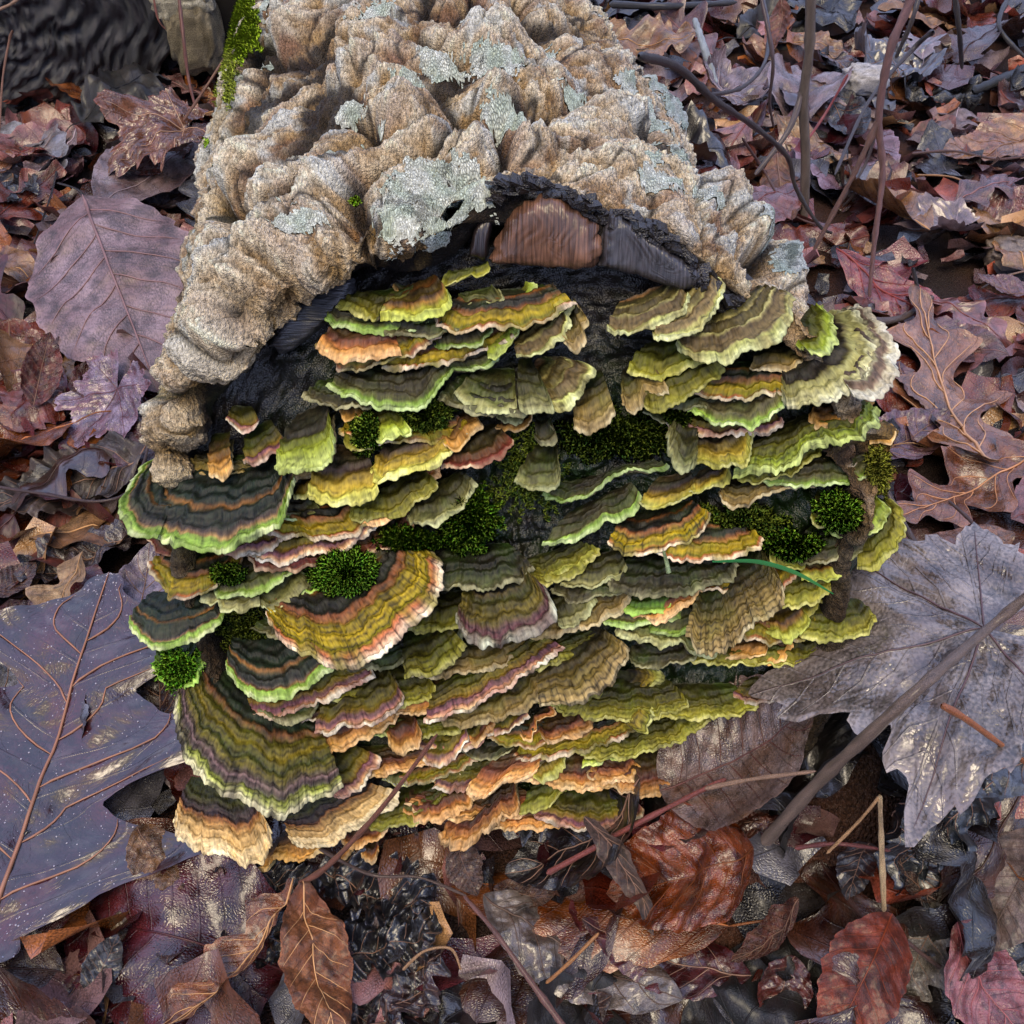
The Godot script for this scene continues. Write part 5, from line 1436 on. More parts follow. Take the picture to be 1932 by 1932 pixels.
	hero("oval", 905, 1690, 0.02, 1290, 1900, 0.012, 0.42, -0.05, {"a": "b4a498", "b": "6c584c", "surf": "gloss", "bx": -0.45, "crumple": 0.07, "vein": "5a4438", "mark": "the silvery wet leaf"}, "silvery grey wet leaf lying humped at the bottom centre")
	hero("oval", 960, 1960, 0.01, 1160, 1880, 0.016, 0.6, 0.0, {"a": "6c4a40", "b": "35221e", "surf": "gloss", "bx": -0.4}, "brown humped wet leaf below the silvery wet leaf at the frame edge")
	hero("oval", 1440, 1600, 0.05, 1150, 1690, 0.022, 0.72, -0.25, {"a": "b45a24", "b": "6c2c10", "surf": "wet", "bx": 0.55, "by": 0.35, "crumple": 0.09, "vein": "7a4424", "mark": "the orange cupped leaf"}, "orange brown cupped leaf with wet sheen right of the bottom centre")
	hero("oval", 1105, 1530, 0.055, 1240, 1760, 0.03, 0.22, 0.9, {"a": "8a7064", "b": "6a4c40", "surf": "dry", "bx": 0.4}, "grey brown folded leaf edge standing up at the left side of the orange cupped leaf")
	hero("oval", 1480, 1560, 0.03, 1320, 1530, 0.04, 0.5, 0.2, {"a": "7a3620", "b": "3e1a10", "surf": "gloss", "crumple": 0.14}, "dark rust crumpled leaf above the orange cupped leaf")
	hero("oval", 1420, 1850, 0.01, 1090, 1740, 0.014, 0.42, 0.1, {"a": "7c3434", "b": "3e1a1c", "surf": "gloss", "bx": -0.3}, "maroon wet leaf below the orange cupped leaf")
	hero("oval", 1520, 1700, 0.03, 1380, 1820, 0.012, 0.4, 0.5, {"a": "94543c", "b": "5c2c20", "bx": 0.5}, "brown red curled leaf right below the orange cupped leaf")
	hero("oval", 1690, 1715, 0.055, 1560, 1990, 0.03, 0.5, 0.15, {"a": "a84420", "b": "6a2410", "surf": "dry", "bx": 0.25, "crumple": 0.06, "vein": "7c3418", "mark": "the rust red standing leaf"}, "bright rust red leaf standing up near the bottom right")
	hero("oval", 1500, 1800, 0.02, 1450, 1950, 0.014, 0.7, -0.3, {"a": "8a4038", "b": "4a1e1c", "surf": "gloss", "crumple": 0.1}, "dark red wet leaf left of the rust red standing leaf")
	hero("oval", 1340, 1880, 0.014, 1500, 1930, 0.012, 0.6, 0.0, {"a": "747078", "b": "4a4448"}, "slate grey leaf at the bottom frame edge left of the rust red standing leaf")
	hero("torn", 1780, 1700, 0.018, 1700, 1880, 0.014, 0.8, 0.0, {"a": "b8b0a8", "b": "6c6058", "surf": "wet", "crumple": 0.1}, "pale grey blotched leaf right of the rust red standing leaf")
	hero("oval", 1795, 1735, 0.035, 1960, 2010, 0.026, 0.62, -0.1, {"a": "c87c80", "b": "94484a", "surf": "wet", "bx": -0.15, "crumple": 0.05, "vein": "a05a5c"}, "pink red leaf in the bottom right corner")
	hero("oval", 1975, 1560, 0.03, 1850, 1800, 0.022, 0.6, 0.1, {"a": "9a827a", "b": "6c544c", "surf": "dry", "bx": -0.25, "vein": "5a443c"}, "smooth grey brown leaf at the right frame edge near the bottom")
	hero("torn", 1880, 1470, 0.04, 1690, 1640, 0.014, 0.5, -0.2, {"a": "3a424c", "b": "10141a", "surf": "gloss", "crumple": 0.16, "bx": -0.4, "rib": 0.03, "mark": "the black slimy leaf"}, "black slimy folded leaf with blue sheen below the lavender maple leaf")
	hero("torn", 1700, 1500, 0.03, 1760, 1700, 0.012, 0.5, 0.2, {"a": "34343c", "b": "141418", "surf": "gloss", "crumple": 0.16, "bx": -0.5}, "black wet humped leaf behind the bent straw")
	hero("oval", 1640, 1580, 0.02, 1600, 1700, 0.012, 0.5, -0.2, {"a": "3c3034", "b": "181418", "surf": "gloss", "bx": -0.4}, "dark wet leaf left of the bent straw")
	hero("oval", 1760, 1700, 0.02, 1680, 1600, 0.018, 0.5, 0.1, {"a": "5a3a2a", "b": "2c1c16"}, "dark brown leaf with a pale midrib right of the bent straw")
	hero("oval", 1990, 1420, 0.032, 1760, 1480, 0.034, 0.42, -0.1, {"a": "7c8494", "b": "4c505c", "surf": "gloss"}, "blue grey wet leaf flap under the lower edge of the lavender maple leaf")
	# right side
	hero("oval", 1250, 1500, 0.03, 1545, 1330, 0.032, 0.95, 0.0, {"a": "ac9490", "b": "84604c", "surf": "wet", "crumple": 0.035, "rib": 0.004, "vein": "5c3430"}, "brown and lavender leaf lying under the lavender maple leaf beside the cluster")
	hero("maple", 1858, 1186, 0.050, 1400, 1318, 0.046, 1.08, 0.05, {"a": "b4a8a4", "b": "7c6c68", "surf": "wet", "bx": -0.08, "by": -0.1, "crumple": 0.035, "fold": 0.04, "rib": 0.003, "vein": "5a4448", "stalk": 0.0, "mark": "the lavender maple leaf"}, "big lavender grey maple leaf at the right of the cluster")
	hero("oval", 1570, 478, 0.02, 1890, 655, 0.012, 0.32, 0.1, {"a": "c0605c", "b": "843034", "surf": "wet", "bx": -0.2, "vein": "903c3a", "mark": "the long red leaf"}, "long flat red leaf right of the log")
	hero("oak", 1872, 905, 0.03, 1725, 560, 0.02, 0.42, 0.1, {"a": "c08a64", "b": "84503a", "surf": "wet", "crumple": 0.05, "vein": "c89a74", "mark": "the brown oak leaf"}, "brown oak leaf with deep round lobes at the right of the log end")
	hero("oak", 1990, 830, 0.03, 1690, 985, 0.022, 0.5, -0.1, {"a": "b47650", "b": "7c4a38", "surf": "wet", "vein": "c89068"}, "red brown oak leaf at the right frame edge above the lavender maple leaf")
	hero("oval", 1690, 685, 0.02, 1770, 790, 0.014, 0.6, -0.4, {"a": "7a3a46", "b": "4a2028", "surf": "gloss"}, "small dark maroon glossy leaf right of the outermost cream rimmed bracket")
	hero("oval", 1750, 1045, 0.035, 1910, 1010, 0.035, 0.75, 0.3, {"a": "b47448", "b": "7a4a34", "surf": "wet", "bx": -0.9, "crumple": 0.05}, "rolled rust brown leaf above the lavender maple leaf's stalk")
	hero("oval", 1640, 860, 0.014, 1790, 780, 0.016, 0.6, 0.0, {"a": "9a7484", "b": "6c4450"}, "mauve leaf beside the log end under the brown oak leaf")
	hero("oval", 1930, 1110, 0.02, 1780, 1130, 0.014, 0.5, 0.2, {"a": "7c5448", "b": "4c2e28"}, "brown leaf in shade right of the lavender maple leaf's stalk")
	hero("oval", 1960, 560, 0.02, 1840, 520, 0.024, 0.6, 0.1, {"a": "9c6c70", "b": "74444a"}, "pinkish brown leaf at the right frame edge above the brown oak leaf")
	hero("oval", 1480, 0, 0.05, 1452, 105, 0.012, 0.5, 0.6, {"a": "a86854", "b": "7a4034", "surf": "dry"}, "pointed red brown leaf standing among twigs near the top right")
	hero("oval", 1555, 165, 0.025, 1625, 265, 0.014, 0.6, 0.1, {"a": "5c5c68", "b": "363640", "surf": "wet"}, "dark slate leaf right of the grey upright stem")
	hero("oval", 1545, 195, 0.012, 1650, 400, 0.014, 0.5, 0.0, {"a": "b894a8", "b": "84606c", "surf": "wet", "vein": "5c3c44", "mark": "the long pink grey leaf"}, "long pink grey leaf behind the grey upright stem")
	hero("oval", 1990, 230, 0.02, 1770, 300, 0.018, 0.42, 0.0, {"a": "d09860", "b": "9a6048", "surf": "wet"}, "tan orange leaf at the upper right frame edge")
	hero("oval", 1540, 90, 0.02, 1660, 150, 0.012, 0.45, -0.1, {"a": "9a8ca0", "b": "5a4a58", "surf": "wet"}, "lavender leaf at the top right of the grey upright stem")
	hero("oval", 1440, 200, 0.014, 1340, 170, 0.012, 0.6, 0.0, {"a": "8c4a28", "b": "58280f", "surf": "dry"}, "dark orange brown leaf with black veins left of the grey upright stem")
	hero("oval", 1700, 150, 0.03, 1670, 75, 0.022, 0.9, 0.2, {"a": "888898", "b": "44424e", "surf": "gloss", "crumple": 0.16}, "crumpled blue grey leaf near the top right")
	hero("oval", 1465, 300, 0.02, 1490, 430, 0.018, 0.35, 0.1, {"a": "a8704c", "b": "6c3c28", "surf": "dry", "crumple": 0.08}, "brown blotched narrow leaf between the log and the grey upright stem")
	hero("oval", 1240, 45, 0.014, 1300, 110, 0.012, 0.8, 0.0, {"a": "a05030", "b": "5c2818"}, "rust leaf beside the top right shoulder of the log")
	# two scraps caught on the log
	leaf("oval", cyl(0.40, 1.02) + Vector3(0, 0.006, 0), cyl(0.36, 0.98) + Vector3(0, 0.012, 0), 0.6, 0.5, {"a": "6c3c3c", "b": "4a2628", "bx": 0.5}, "small dark maroon leaf scrap caught on the top right of the log", "", false)
	leaf("oval", cyl(0.47, 1.42) + Vector3(0, 0.008, 0), cyl(0.435, 1.42) + Vector3(0, 0.004, 0), 0.55, 0.2, {"a": "8c4a34", "b": "6c3424"}, "small rust leaf scrap on the log's crest at the top of the frame", "", false)

func droplets(on: Node3D):
	# small drops of water on the blade of the big wet leaf
	var blade: MeshInstance3D = on.get_child(0)
	var A := blade.mesh.surface_get_arrays(0)
	var V: PackedVector3Array = A[Mesh.ARRAY_VERTEX]; var N: PackedVector3Array = A[Mesh.ARRAY_NORMAL]
	var I: PackedInt32Array = A[Mesh.ARRAY_INDEX]
	var mm := MultiMesh.new(); mm.transform_format = MultiMesh.TRANSFORM_3D
	var s := SphereMesh.new(); s.radius = 1.0; s.height = 1.4; s.radial_segments = 8; s.rings = 4
	mm.mesh = s
	mm.instance_count = 1100
	for k in mm.instance_count:
		var t := rng.randi_range(0, I.size() / 3 - 1) * 3
		var a := rng.randf(); var b := rng.randf() * (1.0 - a)
		var p := V[I[t]] * a + V[I[t + 1]] * b + V[I[t + 2]] * (1.0 - a - b)
		var n := N[I[t]]
		var x := n.cross(Vector3.RIGHT).normalized()
		var r := lerpf(0.00016, 0.00055, pow(rng.randf(), 2.5))
		mm.set_instance_transform(k, Transform3D(Basis(x * r, n * r * 0.7, x.cross(n) * r), p + n * r * 0.2))
	var o := MultiMeshInstance3D.new(); o.name = numbered("water_droplets"); o.multimesh = mm
	var m := StandardMaterial3D.new(); m.albedo_color = Color(0.55, 0.53, 0.58); m.roughness = 0.08; m.metallic_specular = 0.7
	o.material_override = m
	add_child(o, true)
	tag(o, "fine water droplets sprinkled over the giant maroon oak leaf", "water droplets"); o.set_meta("kind", "stuff")

const TONES := [["purple brown", "9a6c6c", "643c3c"], ["red brown", "a8543e", "6c2a1c"], ["rust orange", "b86c34", "783816"], ["dark brown", "6a4234", "3a201a"], ["lavender grey", "b09ca4", "80605e"], ["pinkish", "b87c78", "844640"], ["tan", "c89866", "905c3a"], ["black brown", "36302f", "181415"], ["slate grey", "6c6a76", "3c3a42"], ["maroon", "74343c", "44181e"]]

func scattered_leaves():
	var list := []
	var z := -1.62
	while z < -0.10:
		var x := -1.05
		while x < 1.05:
			var c := Vector3(x + rng.randf_range(-0.03, 0.03), 0, z + rng.randf_range(-0.03, 0.03))
			var step := 0.06 if c.z > -0.75 else 0.074
			x += step
			var px := to_px(c)
			if px.x < -90 or px.x > 2020 or px.y < -130 or px.y > 2020: continue
			# not under the log
			var rel := c - LA
			var s := rel.dot(LD)
			if s > -0.035 and absf(rel.dot(LR)) < 0.125: continue
			if px.x < 330 and px.y > 1080 and px.y < 1850 and rng.randf() < 0.75: continue
			if px.x > 1200 and px.y > 1080 and px.y < 1480: continue
			if px.x > 300 and px.x < 1500 and px.y > 700 and px.y < 1400: continue
			list.append(c)
		z += 0.055 if z > -0.75 else 0.072
	var rows := []
	for c in list:
		var px := to_px(c)
		var low := px.y > 1450.0
		var k := rng.randi_range(0, 9)
		if low and rng.randf() < 0.8: k = [3, 7, 9, 7][rng.randi_range(0, 3)]
		var far: bool = c.z < -0.75
		if far and (k == 7 or k == 3) and rng.randf() < 0.25: k = [0, 1, 4, 5][rng.randi_range(0, 3)]
		var kinds := ["oval", "oval", "oval", "oak", "redoak", "maple", "torn"]
		var kind: String = kinds[rng.randi_range(0, 6)]
		var len := rng.randf_range(0.07, 0.135)
		if kind == "maple": len *= 0.62
		var a := rng.randf() * TAU
		var d := Vector3(cos(a), 0, sin(a)) * len * 0.5
		var h0 := rng.randf_range(0.002, 0.020); var h1 := rng.randf_range(0.002, 0.022)
		if far: h0 *= 1.7; h1 *= 1.7
		if px.y > 1050.0: h0 *= 0.5; h1 *= 0.5
		var o := {"a": TONES[k][1], "b": TONES[k][2], "surf": ["wet", "wet", "wet", "gloss", "dry"][rng.randi_range(0, 4)], "bx": rng.randf_range(-0.9, 0.8), "by": rng.randf_range(-0.6, 0.6), "crumple": rng.randf_range(0.03, 0.11), "fold": rng.randf_range(-0.1, 0.3), "twist": rng.randf_range(-0.5, 0.5), "vein": TONES[k][1 + (k + list.size()) % 2], "stalk": 0.25 if rng.randf() < 0.4 else 0.0}
		var sag := maxf(0.0, mound(c.x, c.z) - 0.5 * (mound(c.x - d.x, c.z - d.z) + mound(c.x + d.x, c.z + d.z)))
		h0 += sag; h1 += sag
		if k == 7: o.crumple = rng.randf_range(0.10, 0.18)
		var n := leaf(kind, c - d + Vector3.UP * (h0 + mound(c.x - d.x, c.z - d.z)), c + d + Vector3.UP * (h1 + mound(c.x + d.x, c.z + d.z)), rng.randf_range(0.42, 0.7) if kind != "maple" else 0.9, rng.randf_range(-0.45, 0.45), o, "", "leaves of the wet litter")
		var size := "small" if len < 0.075 else ("large" if len > 0.103 else "")
		rows.append([n, px, (size + " " + TONES[k][0]).strip_edges() + " " + {"oval": "oval leaf", "oak": "oak leaf", "redoak": "pointed-lobed oak leaf", "maple": "maple leaf", "torn": "ragged leaf"}[kind]])
	tell_apart(rows, landmarks)

# ---------------------------------------------------------------- twigs, stalks, grass
func stick(called: String, label: String, pts: Array, r0: float, r1: float, col: String, category := "twig", mark := "", group := "", bump := 0.14) -> MeshInstance3D:
	# pts: x, y in the survey and the height there
	var P := []
	for p in pts: P.append(on_heap(Vector2(p[0], p[1]), p[2]))
	return stick3(called, label, P, r0, r1, col, category, mark, group, bump)

func stick3(called: String, label: String, P: Array, r0: float, r1: float, col: String, category := "twig", mark := "", group := "", bump := 0.14) -> MeshInstance3D:
	var o := put(called, tube(P, r0 * 0.62, r1 * 0.62, grey(hx(col), 1.5), 10, bump * 1.5, 10), M.stem, self)
	tag(o, label, category, group)
	if mark != "": landmarks.append([mark, to_px(P[P.size() / 2])])
	return o

# a point above the ground spot (bx, by) seen at (x, y)
func above(b: Vector3, x: float, y: float) -> Vector3:
	return on_plane(Vector2(x, y), b, Vector3(0, 0, 1))

func twigs():
	var b := on_y(Vector2(1516, 428), 0.0)
	stick3("upright_stem", "grey brown upright stem rising from the litter right of the log", [b, above(b, 1520, 300), above(b, 1516, 190), above(b, 1527, 90), above(b, 1530, -60)], 0.0062, 0.0058, "6a5c54", "stem", "the grey upright stem", "", 0.07)
	stick3("side_branch", "thin branch curving down left from the grey upright stem to the log", [above(b, 1524, 110), above(b, 1512, 175), above(b, 1478, 225) + Vector3(0, 0, 0.02), above(b, 1410, 282) + Vector3(0, 0, 0.04)], 0.0042, 0.003, "5c4e4c")
	var d := on_y(Vector2(1640, 560), 0.012)
	stick3("bent_branch", "long reddish brown bent branch reaching from the upper right down beside the log", [d, above(d, 1662, 480) + Vector3(0, 0, -0.02), above(d, 1690, 380) + Vector3(0, 0, -0.04), above(d, 1690, 285) + Vector3(0, 0, -0.05), above(d, 1722, 165) + Vector3(0, 0, -0.06), above(d, 1770, 80) + Vector3(0, 0, -0.07), above(d, 1805, -40) + Vector3(0, 0, -0.08)], 0.0024, 0.0058, "74504e", "twig", "the bent reddish branch")
	stick3("fork_twig", "brown fork of the bent branch slanting down left to the litter", [above(d, 1690, 290) + Vector3(0, 0, -0.05), above(d, 1640, 370) + Vector3(0, 0, -0.04), above(d, 1590, 440) + Vector3(0, 0, -0.03), above(d, 1545, 500) + Vector3(0, 0, -0.02)], 0.0038, 0.0024, "6a4a40")
	stick("dark_twig", "black twig arching from the log's right shoulder over to the litter", [[1205, 105, 0.25], [1280, 128, 0.22], [1350, 190, 0.18], [1425, 240, 0.13], [1485, 295, 0.09], [1502, 355, 0.06], [1545, 425, 0.03], [1570, 440, 0.02]], 0.0042, 0.002, "2e2628")
	stick("dark_twig", "small black side twig above the black arching twig", [[1330, 180, 0.17], [1400, 165, 0.13], [1442, 120, 0.10], [1450, 60, 0.10], [1440, 0, 0.1]], 0.0022, 0.003, "322a2c")
	stick("dark_twig", "thin dark twig leaning at the left of the grey upright stem, lower part pink", [[1435, -10, 0.14], [1458, 110, 0.10], [1452, 190, 0.06], [1460, 240, 0.03]], 0.003, 0.0018, "4a3638")
	stick("pale_twig", "pale grey upright stub with lichen right of the log's top", [[1310, 35, 0.06], [1330, 95, 0.05], [1350, 160, 0.03]], 0.005, 0.0058, "98a0a4")
	stick("dark_twig", "black stick lying across the top of the frame right of the log", [[1150, 8, 0.03], [1260, 12, 0.035], [1390, 4, 0.03]], 0.007, 0.0045, "2a2a30")
	stick("dark_twig", "thick black wet stick at the right frame edge near the top", [[1835, 172, 0.02], [1890, 150, 0.025], [1960, 118, 0.03]], 0.0075, 0.008, "26282e")
	stick("dark_twig", "dark twig slanting from the top right corner toward the grey stem", [[1760, 60, 0.10], [1725, 90, 0.07], [1640, 190, 0.05], [1575, 330, 0.03]], 0.004, 0.002, "3a3032")
	stick("dark_twig", "black forked twig at the top right corner", [[1905, -10, 0.06], [1885, 50, 0.05], [1935, 110, 0.03]], 0.004, 0.003, "241f22")
	stick("dark_twig", "short vertical dark twig right of the bent reddish branch at the top", [[1800, -20, 0.12], [1810, 60, 0.08], [1815, 130, 0.03]], 0.0045, 0.003, "302a2e")
	stick("dark_twig", "dark twig at the top between the crumpled blue grey leaf and the corner", [[1735, -10, 0.10], [1720, 40, 0.08], [1690, 110, 0.04]], 0.004, 0.003, "3a3032")
	stick("red_twig", "thin red twig crossing behind the grey upright stem", [[1600, 140, 0.07], [1560, 210, 0.04], [1520, 270, 0.02]], 0.0022, 0.0016, "8c3c40")
	stick("thin_twig", "thin brown horizontal twig right of the bent reddish branch's fork", [[1720, 290, 0.02], [1800, 285, 0.022], [1880, 300, 0.018], [1960, 290, 0.02]], 0.0022, 0.0016, "5a3c34")
	stick("thin_twig", "thin tan twig arching over the leaves right of the bent reddish branch", [[1730, 330, 0.02], [1800, 335, 0.025], [1870, 370, 0.02]], 0.0014, 0.001, "a07850")
	stick("thin_twig", "thin dark twig standing left of the bent reddish branch's fork", [[1560, 420, 0.01], [1625, 325, 0.035], [1650, 260, 0.06]], 0.0016, 0.0022, "3c2c2c")
	stick("thin_twig", "small forked dark twig between the grey stem and the bent branch's fork", [[1590, 390, 0.01], [1612, 360, 0.025], [1600, 310, 0.04]], 0.0018, 0.0014, "40302e")
	stick("thin_twig", "thin red brown twig from the log to the foot of the grey upright stem", [[1400, 260, 0.08], [1440, 320, 0.04], [1490, 400, 0.02], [1560, 430, 0.01]], 0.002, 0.0014, "5c3c38")
	stick("thin_twig", "thin grey twig at the right frame edge beside the red leaf", [[1980, 330, 0.02], [1900, 375, 0.02], [1830, 420, 0.014]], 0.0018, 0.0014, "5c4c4c")
	stick("thin_twig", "pale brown grass stalk at the right frame edge below the long red leaf", [[1990, 500, 0.02], [1900, 520, 0.018], [1850, 545, 0.012]], 0.0016, 0.001, "8a6c58")
	stick("dark_twig", "short dark twig standing in the litter right of the log end", [[1722, 505, 0.05], [1735, 560, 0.02], [1745, 600, 0.01]], 0.0026, 0.0024, "30343c")
	stick("dark_twig", "dark stick lying beside the outermost cream rimmed bracket", [[1610, 610, 0.03], [1700, 600, 0.02], [1760, 560, 0.012]], 0.005, 0.004, "5c4c48")
	stick("dark_twig", "dark stem slanting down right of the log end to the maple leaf", [[1650, 880, 0.06], [1690, 960, 0.045], [1745, 1060, 0.03]], 0.003, 0.003, "483834")
	stick("leaf_stalk", "dark arching stalk of the lavender maple leaf", [[1790, 945, 0.05], [1845, 1000, 0.058], [1864, 1080, 0.056], [1856, 1186, 0.05]], 0.0016, 0.0024, "4c3430", "leaf stalk")
	stick("thick_twig", "thick grey brown twig lying diagonally across the lavender maple leaf", [[1975, 1095, 0.085], [1862, 1188, 0.085], [1750, 1285, 0.08], [1640, 1385, 0.075], [1540, 1480, 0.066], [1440, 1592, 0.054]], 0.0026, 0.0044, "6c5a50", "twig", "the thick diagonal twig", "", 0.1)
	stick("leaf_stalk", "orange brown stalk with a knobbed end on the lavender maple leaf", [[1776, 1330, 0.09], [1830, 1362, 0.092], [1950, 1450, 0.084]], 0.0022, 0.0015, "a05c30", "leaf stalk")
	stick("straw", "pale bent straw standing upright near the bottom right", [[1660, 1500, 0.075], [1662, 1560, 0.06], [1664, 1620, 0.05], [1668, 1720, 0.03]], 0.0016, 0.0018, "d8b88c", "straw", "the bent straw")
	stick("straw", "thin straw leaning left from the top of the bent straw", [[1660, 1502, 0.075], [1620, 1550, 0.065], [1560, 1610, 0.05]], 0.0012, 0.001, "c4986c", "straw")
	stick("red_twig", "thin dark red twig lying above the bent straw's foot", [[1500, 1600, 0.045], [1580, 1592, 0.05], [1680, 1605, 0.048]], 0.0018, 0.0012, "6a3430")
	stick("red_twig", "red stalk running from the dark leaves up to the thick diagonal twig", [[1032, 1648, 0.03], [1120, 1600, 0.038], [1200, 1555, 0.042], [1330, 1488, 0.045], [1370, 1470, 0.046]], 0.0022, 0.0016, "8a4840")
	stick("thin_twig", "pale brown twig continuing right to the thick diagonal twig", [[1330, 1488, 0.046], [1420, 1470, 0.048], [1540, 1455, 0.05]], 0.0016, 0.0012, "a0806c")
	var e := on_y(Vector2(566, 1668), 0.034)
	var f := on_face(Vector2(825, 1385), 0.052)
	stick3("leaf_stalk", "long thin brown stalk of the orange folded leaf leaning over the brackets", [e, e.lerp(f, 0.22) + Vector3(0.001, -0.003, 0.003), e.lerp(f, 0.6) + Vector3(0.002, 0.0, 0.004), f], 0.0026, 0.0011, "7c4c3c", "leaf stalk", "the long thin stalk")
	stick("thin_twig", "brown twig running down the bottom centre past the silvery leaf", [[875, 1690, 0.035], [935, 1760, 0.034], [1000, 1850, 0.03], [1080, 1960, 0.026]], 0.0014, 0.0024, "74504a")
	stick("thin_twig", "short orange twig crossing the silvery wet leaf", [[1130, 1760, 0.036], [1070, 1820, 0.034], [1030, 1855, 0.03]], 0.0012, 0.0012, "a8703c")
	stick("thin_twig", "thin root-like twig under the lowest brackets at the bottom", [[600, 1600, 0.03], [700, 1650, 0.03], [790, 1655, 0.026], [880, 1690, 0.024]], 0.0013, 0.001, "5c4840")
	stick("thin_twig", "curved tan fibre arching over the black leaves at the bottom", [[760, 1830, 0.03], [800, 1795, 0.036], [850, 1790, 0.036], [870, 1830, 0.03]], 0.0012, 0.0008, "a88058")
	stick("dark_twig", "short grey twig by the pale blotched leaf at the bottom right", [[1690, 1760, 0.03], [1740, 1800, 0.026], [1780, 1830, 0.02]], 0.0016, 0.0016, "5c4444")
	stick("root_twig", "dark curving root-like stalk on the wide grey brown stringy leaf", [[-30, 915, 0.03], [70, 930, 0.03], [180, 946, 0.03], [245, 925, 0.03], [275, 860, 0.03], [282, 800, 0.032]], 0.0017, 0.0012, "4a3430")
	stick("red_twig", "red brown stem standing in front of the pale bark chunk at the top left", [[336, -20, 0.12], [346, 70, 0.09], [356, 150, 0.06], [372, 215, 0.04]], 0.0028, 0.002, "6c3c30")
	stick("red_twig", "short red stem left of the standing red brown stem at the top left", [[288, -15, 0.12], [298, 35, 0.10], [312, 55, 0.09]], 0.0018, 0.001, "7a4434")
	stick("leaf_stalk", "brown stalk of the brown maple leaf pointing up right to the log", [[346, 228, 0.056], [385, 170, 0.07], [425, 108, 0.09]], 0.002, 0.0016, "7c5440", "leaf stalk")
	stick("thin_twig", "thin tan budded stem at the left frame edge before the black log", [[-2, 260, 0.03], [5, 150, 0.07], [18, 75, 0.10], [24, 58, 0.11]], 0.0016, 0.0016, "8c6450")
	stick("thin_twig", "brown twig in the top left corner", [[-20, 25, 0.12], [20, 8, 0.13], [50, -15, 0.14]], 0.0022, 0.002, "a08068")
	stick("dark_twig", "thin black stalk with a knob left of the big grey purple leaf", [[108, 310, 0.03], [100, 355, 0.025], [75, 430, 0.02], [60, 470, 0.016]], 0.0016, 0.0008, "26222a")
	stick("dark_twig", "second thin black stalk crossing left above the big grey purple leaf", [[108, 345, 0.03], [150, 360, 0.03], [175, 395, 0.026]], 0.0016, 0.0012, "2a2428")
	# the grass blade that bends from the cluster on to the maple leaf
	var g0 := on_face(Vector2(1345, 1058), 0.036); var g3 := on_heap(Vector2(1572, 1120), 0.07)
	var gp := smooth([g0, on_plane(Vector2(1425, 1056), g0.lerp(g3, 0.35) + Vector3.UP * 0.012, Vector3(0, 0.3, 1).normalized()), on_plane(Vector2(1500, 1078), g0.lerp(g3, 0.7) + Vector3.UP * 0.012, Vector3(0, 0.3, 1).normalized()), g3], 10)
	var P := PackedVector3Array(); var C := PackedColorArray()
	for i in gp.size():
		var t := float(i) / (gp.size() - 1)
		var w := 0.0036 * sin(PI * clampf(0.12 + 0.83 * t, 0.0, 1.0)) + 0.0002
		for k in 5:
			var s := k * 0.5 - 1.0
			P.append(gp[i] + (Vector3(0.0, 0.75, 0.65) * s) * w + Vector3(0, -0.5, 0.6) * w * 0.5 * (1.0 - absf(s)))
			C.append(grey(hx("3aa85c"), 1.3 if k == 2 else 0.95))
	var blade := put("grass_blade", gmesh(P, C, PackedVector2Array(), 5, gp.size(), Vector3(0, 0.6, 0.8)), M.grass, self)
	tag(blade, "single green grass blade bending from the brackets down to the lavender maple leaf", "grass blade")
	stick3("grass_blade", "tiny pale green grass tip poking out under the chequered gold brown bracket", [on_face(Vector2(1252, 1040), 0.03), on_face(Vector2(1258, 1062), 0.038), on_face(Vector2(1262, 1082), 0.04)], 0.0009, 0.0016, "8ca070", "grass blade", "", "", 0.0)

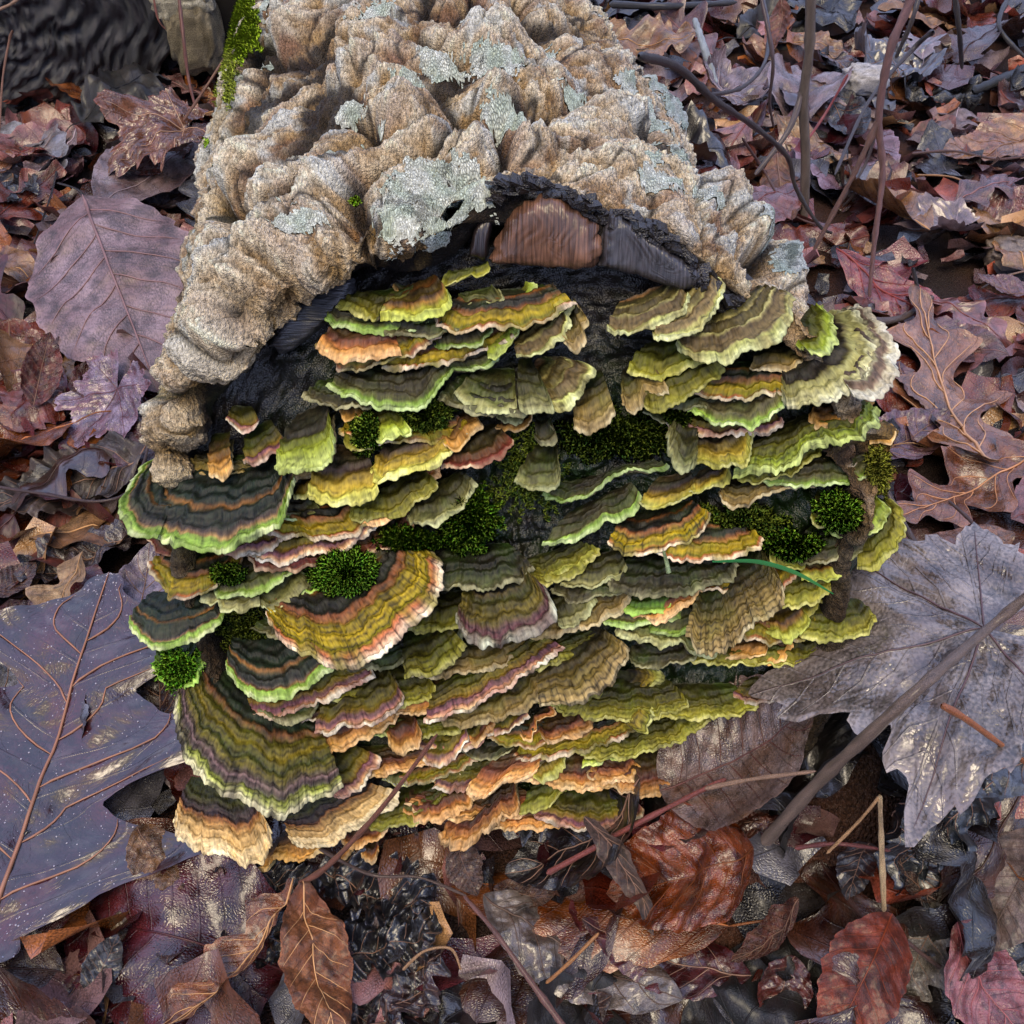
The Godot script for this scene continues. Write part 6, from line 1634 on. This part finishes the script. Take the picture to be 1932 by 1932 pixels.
func small_things():
	# crumbs of leaf and bark in the gaps of the litter
	var frag := []
	for v in 3:
		var P := PackedVector3Array(); var C := PackedColorArray(); var UV := PackedVector2Array()
		for j in 5:
			for i in 5:
				var x := i / 2.0 - 1.0; var y := j / 2.0 - 1.0
				var w := 1.0 - 0.35 * absf(y) + 0.3 * sn.get_noise_2d(y * 2.0 + v * 9.0, signf(x) * 4.0)
				P.append(Vector3(x * w * 0.7, 0.25 * sn.get_noise_2d(x * 1.5 + v * 5.0, y * 1.5) + 0.22 * x * x, y)); C.append(Color(1, 1, 1)); UV.append(Vector2(i * 0.1 + v * 0.3, j * 0.1))
		frag.append(gmesh(P, C, UV, 5, 5, Vector3.UP))
	for v in 3:
		var mm := MultiMesh.new(); mm.transform_format = MultiMesh.TRANSFORM_3D; mm.use_colors = true; mm.mesh = frag[v]
		var T := []
		while T.size() < 1500:
			var p := Vector3(rng.randf_range(-0.9, 0.9), 0, rng.randf_range(-1.5, -0.1))
			var rel := p - LA
			if rel.dot(LD) > 0.0 and absf(rel.dot(LR)) < 0.11: continue
			p.y = rng.randf_range(0.0, 0.012) + mound(p.x, p.z)
			var sc := lerpf(0.005, 0.032, pow(rng.randf(), 1.6))
			T.append(Transform3D(Basis.from_euler(Vector3(rng.randf_range(-0.7, 0.7), rng.randf() * TAU, rng.randf_range(-0.7, 0.7))).scaled_local(Vector3(sc, sc, sc)), p))
		mm.instance_count = T.size()
		for k in T.size():
			mm.set_instance_transform(k, T[k])
			var tn = TONES[rng.randi_range(0, 9)]
			mm.set_instance_color(k, grey(hx(tn[1 + rng.randi_range(0, 1)]), rng.randf_range(0.4, 1.0)))
		var o := MultiMeshInstance3D.new(); o.name = numbered("leaf_litter"); o.multimesh = mm; o.material_override = M.wet_pinnate
		add_child(o, true)
		tag(o, ["small broken leaf crumbs filling the gaps of the litter", "small curled leaf bits between the fallen leaves", "small torn leaf shreds strewn over the soil"][v], "leaf litter"); o.set_meta("kind", "stuff")
	# pale fungus scrap among the leaves at the upper right
	var s := on_y(Vector2(1632, 150), 0.03)
	var o2 := put("white_fungus", rough_slab(s, Vector3(0.022, 0.012, 0.016), hx("e6e2e4"), 12), M.lichen, self)
	tag(o2, "small white crumpled fungus scrap among the leaves at the upper right", "fungus")
	var st := on_y(Vector2(1905, 480), 0.012)
	var o3 := put("pebble", rough_slab(st, Vector3(0.02, 0.012, 0.016), hx("8c7c72"), 15), M.wood, self)
	tag(o3, "small grey brown pebble at the right frame edge above the long red leaf's tip", "stone")
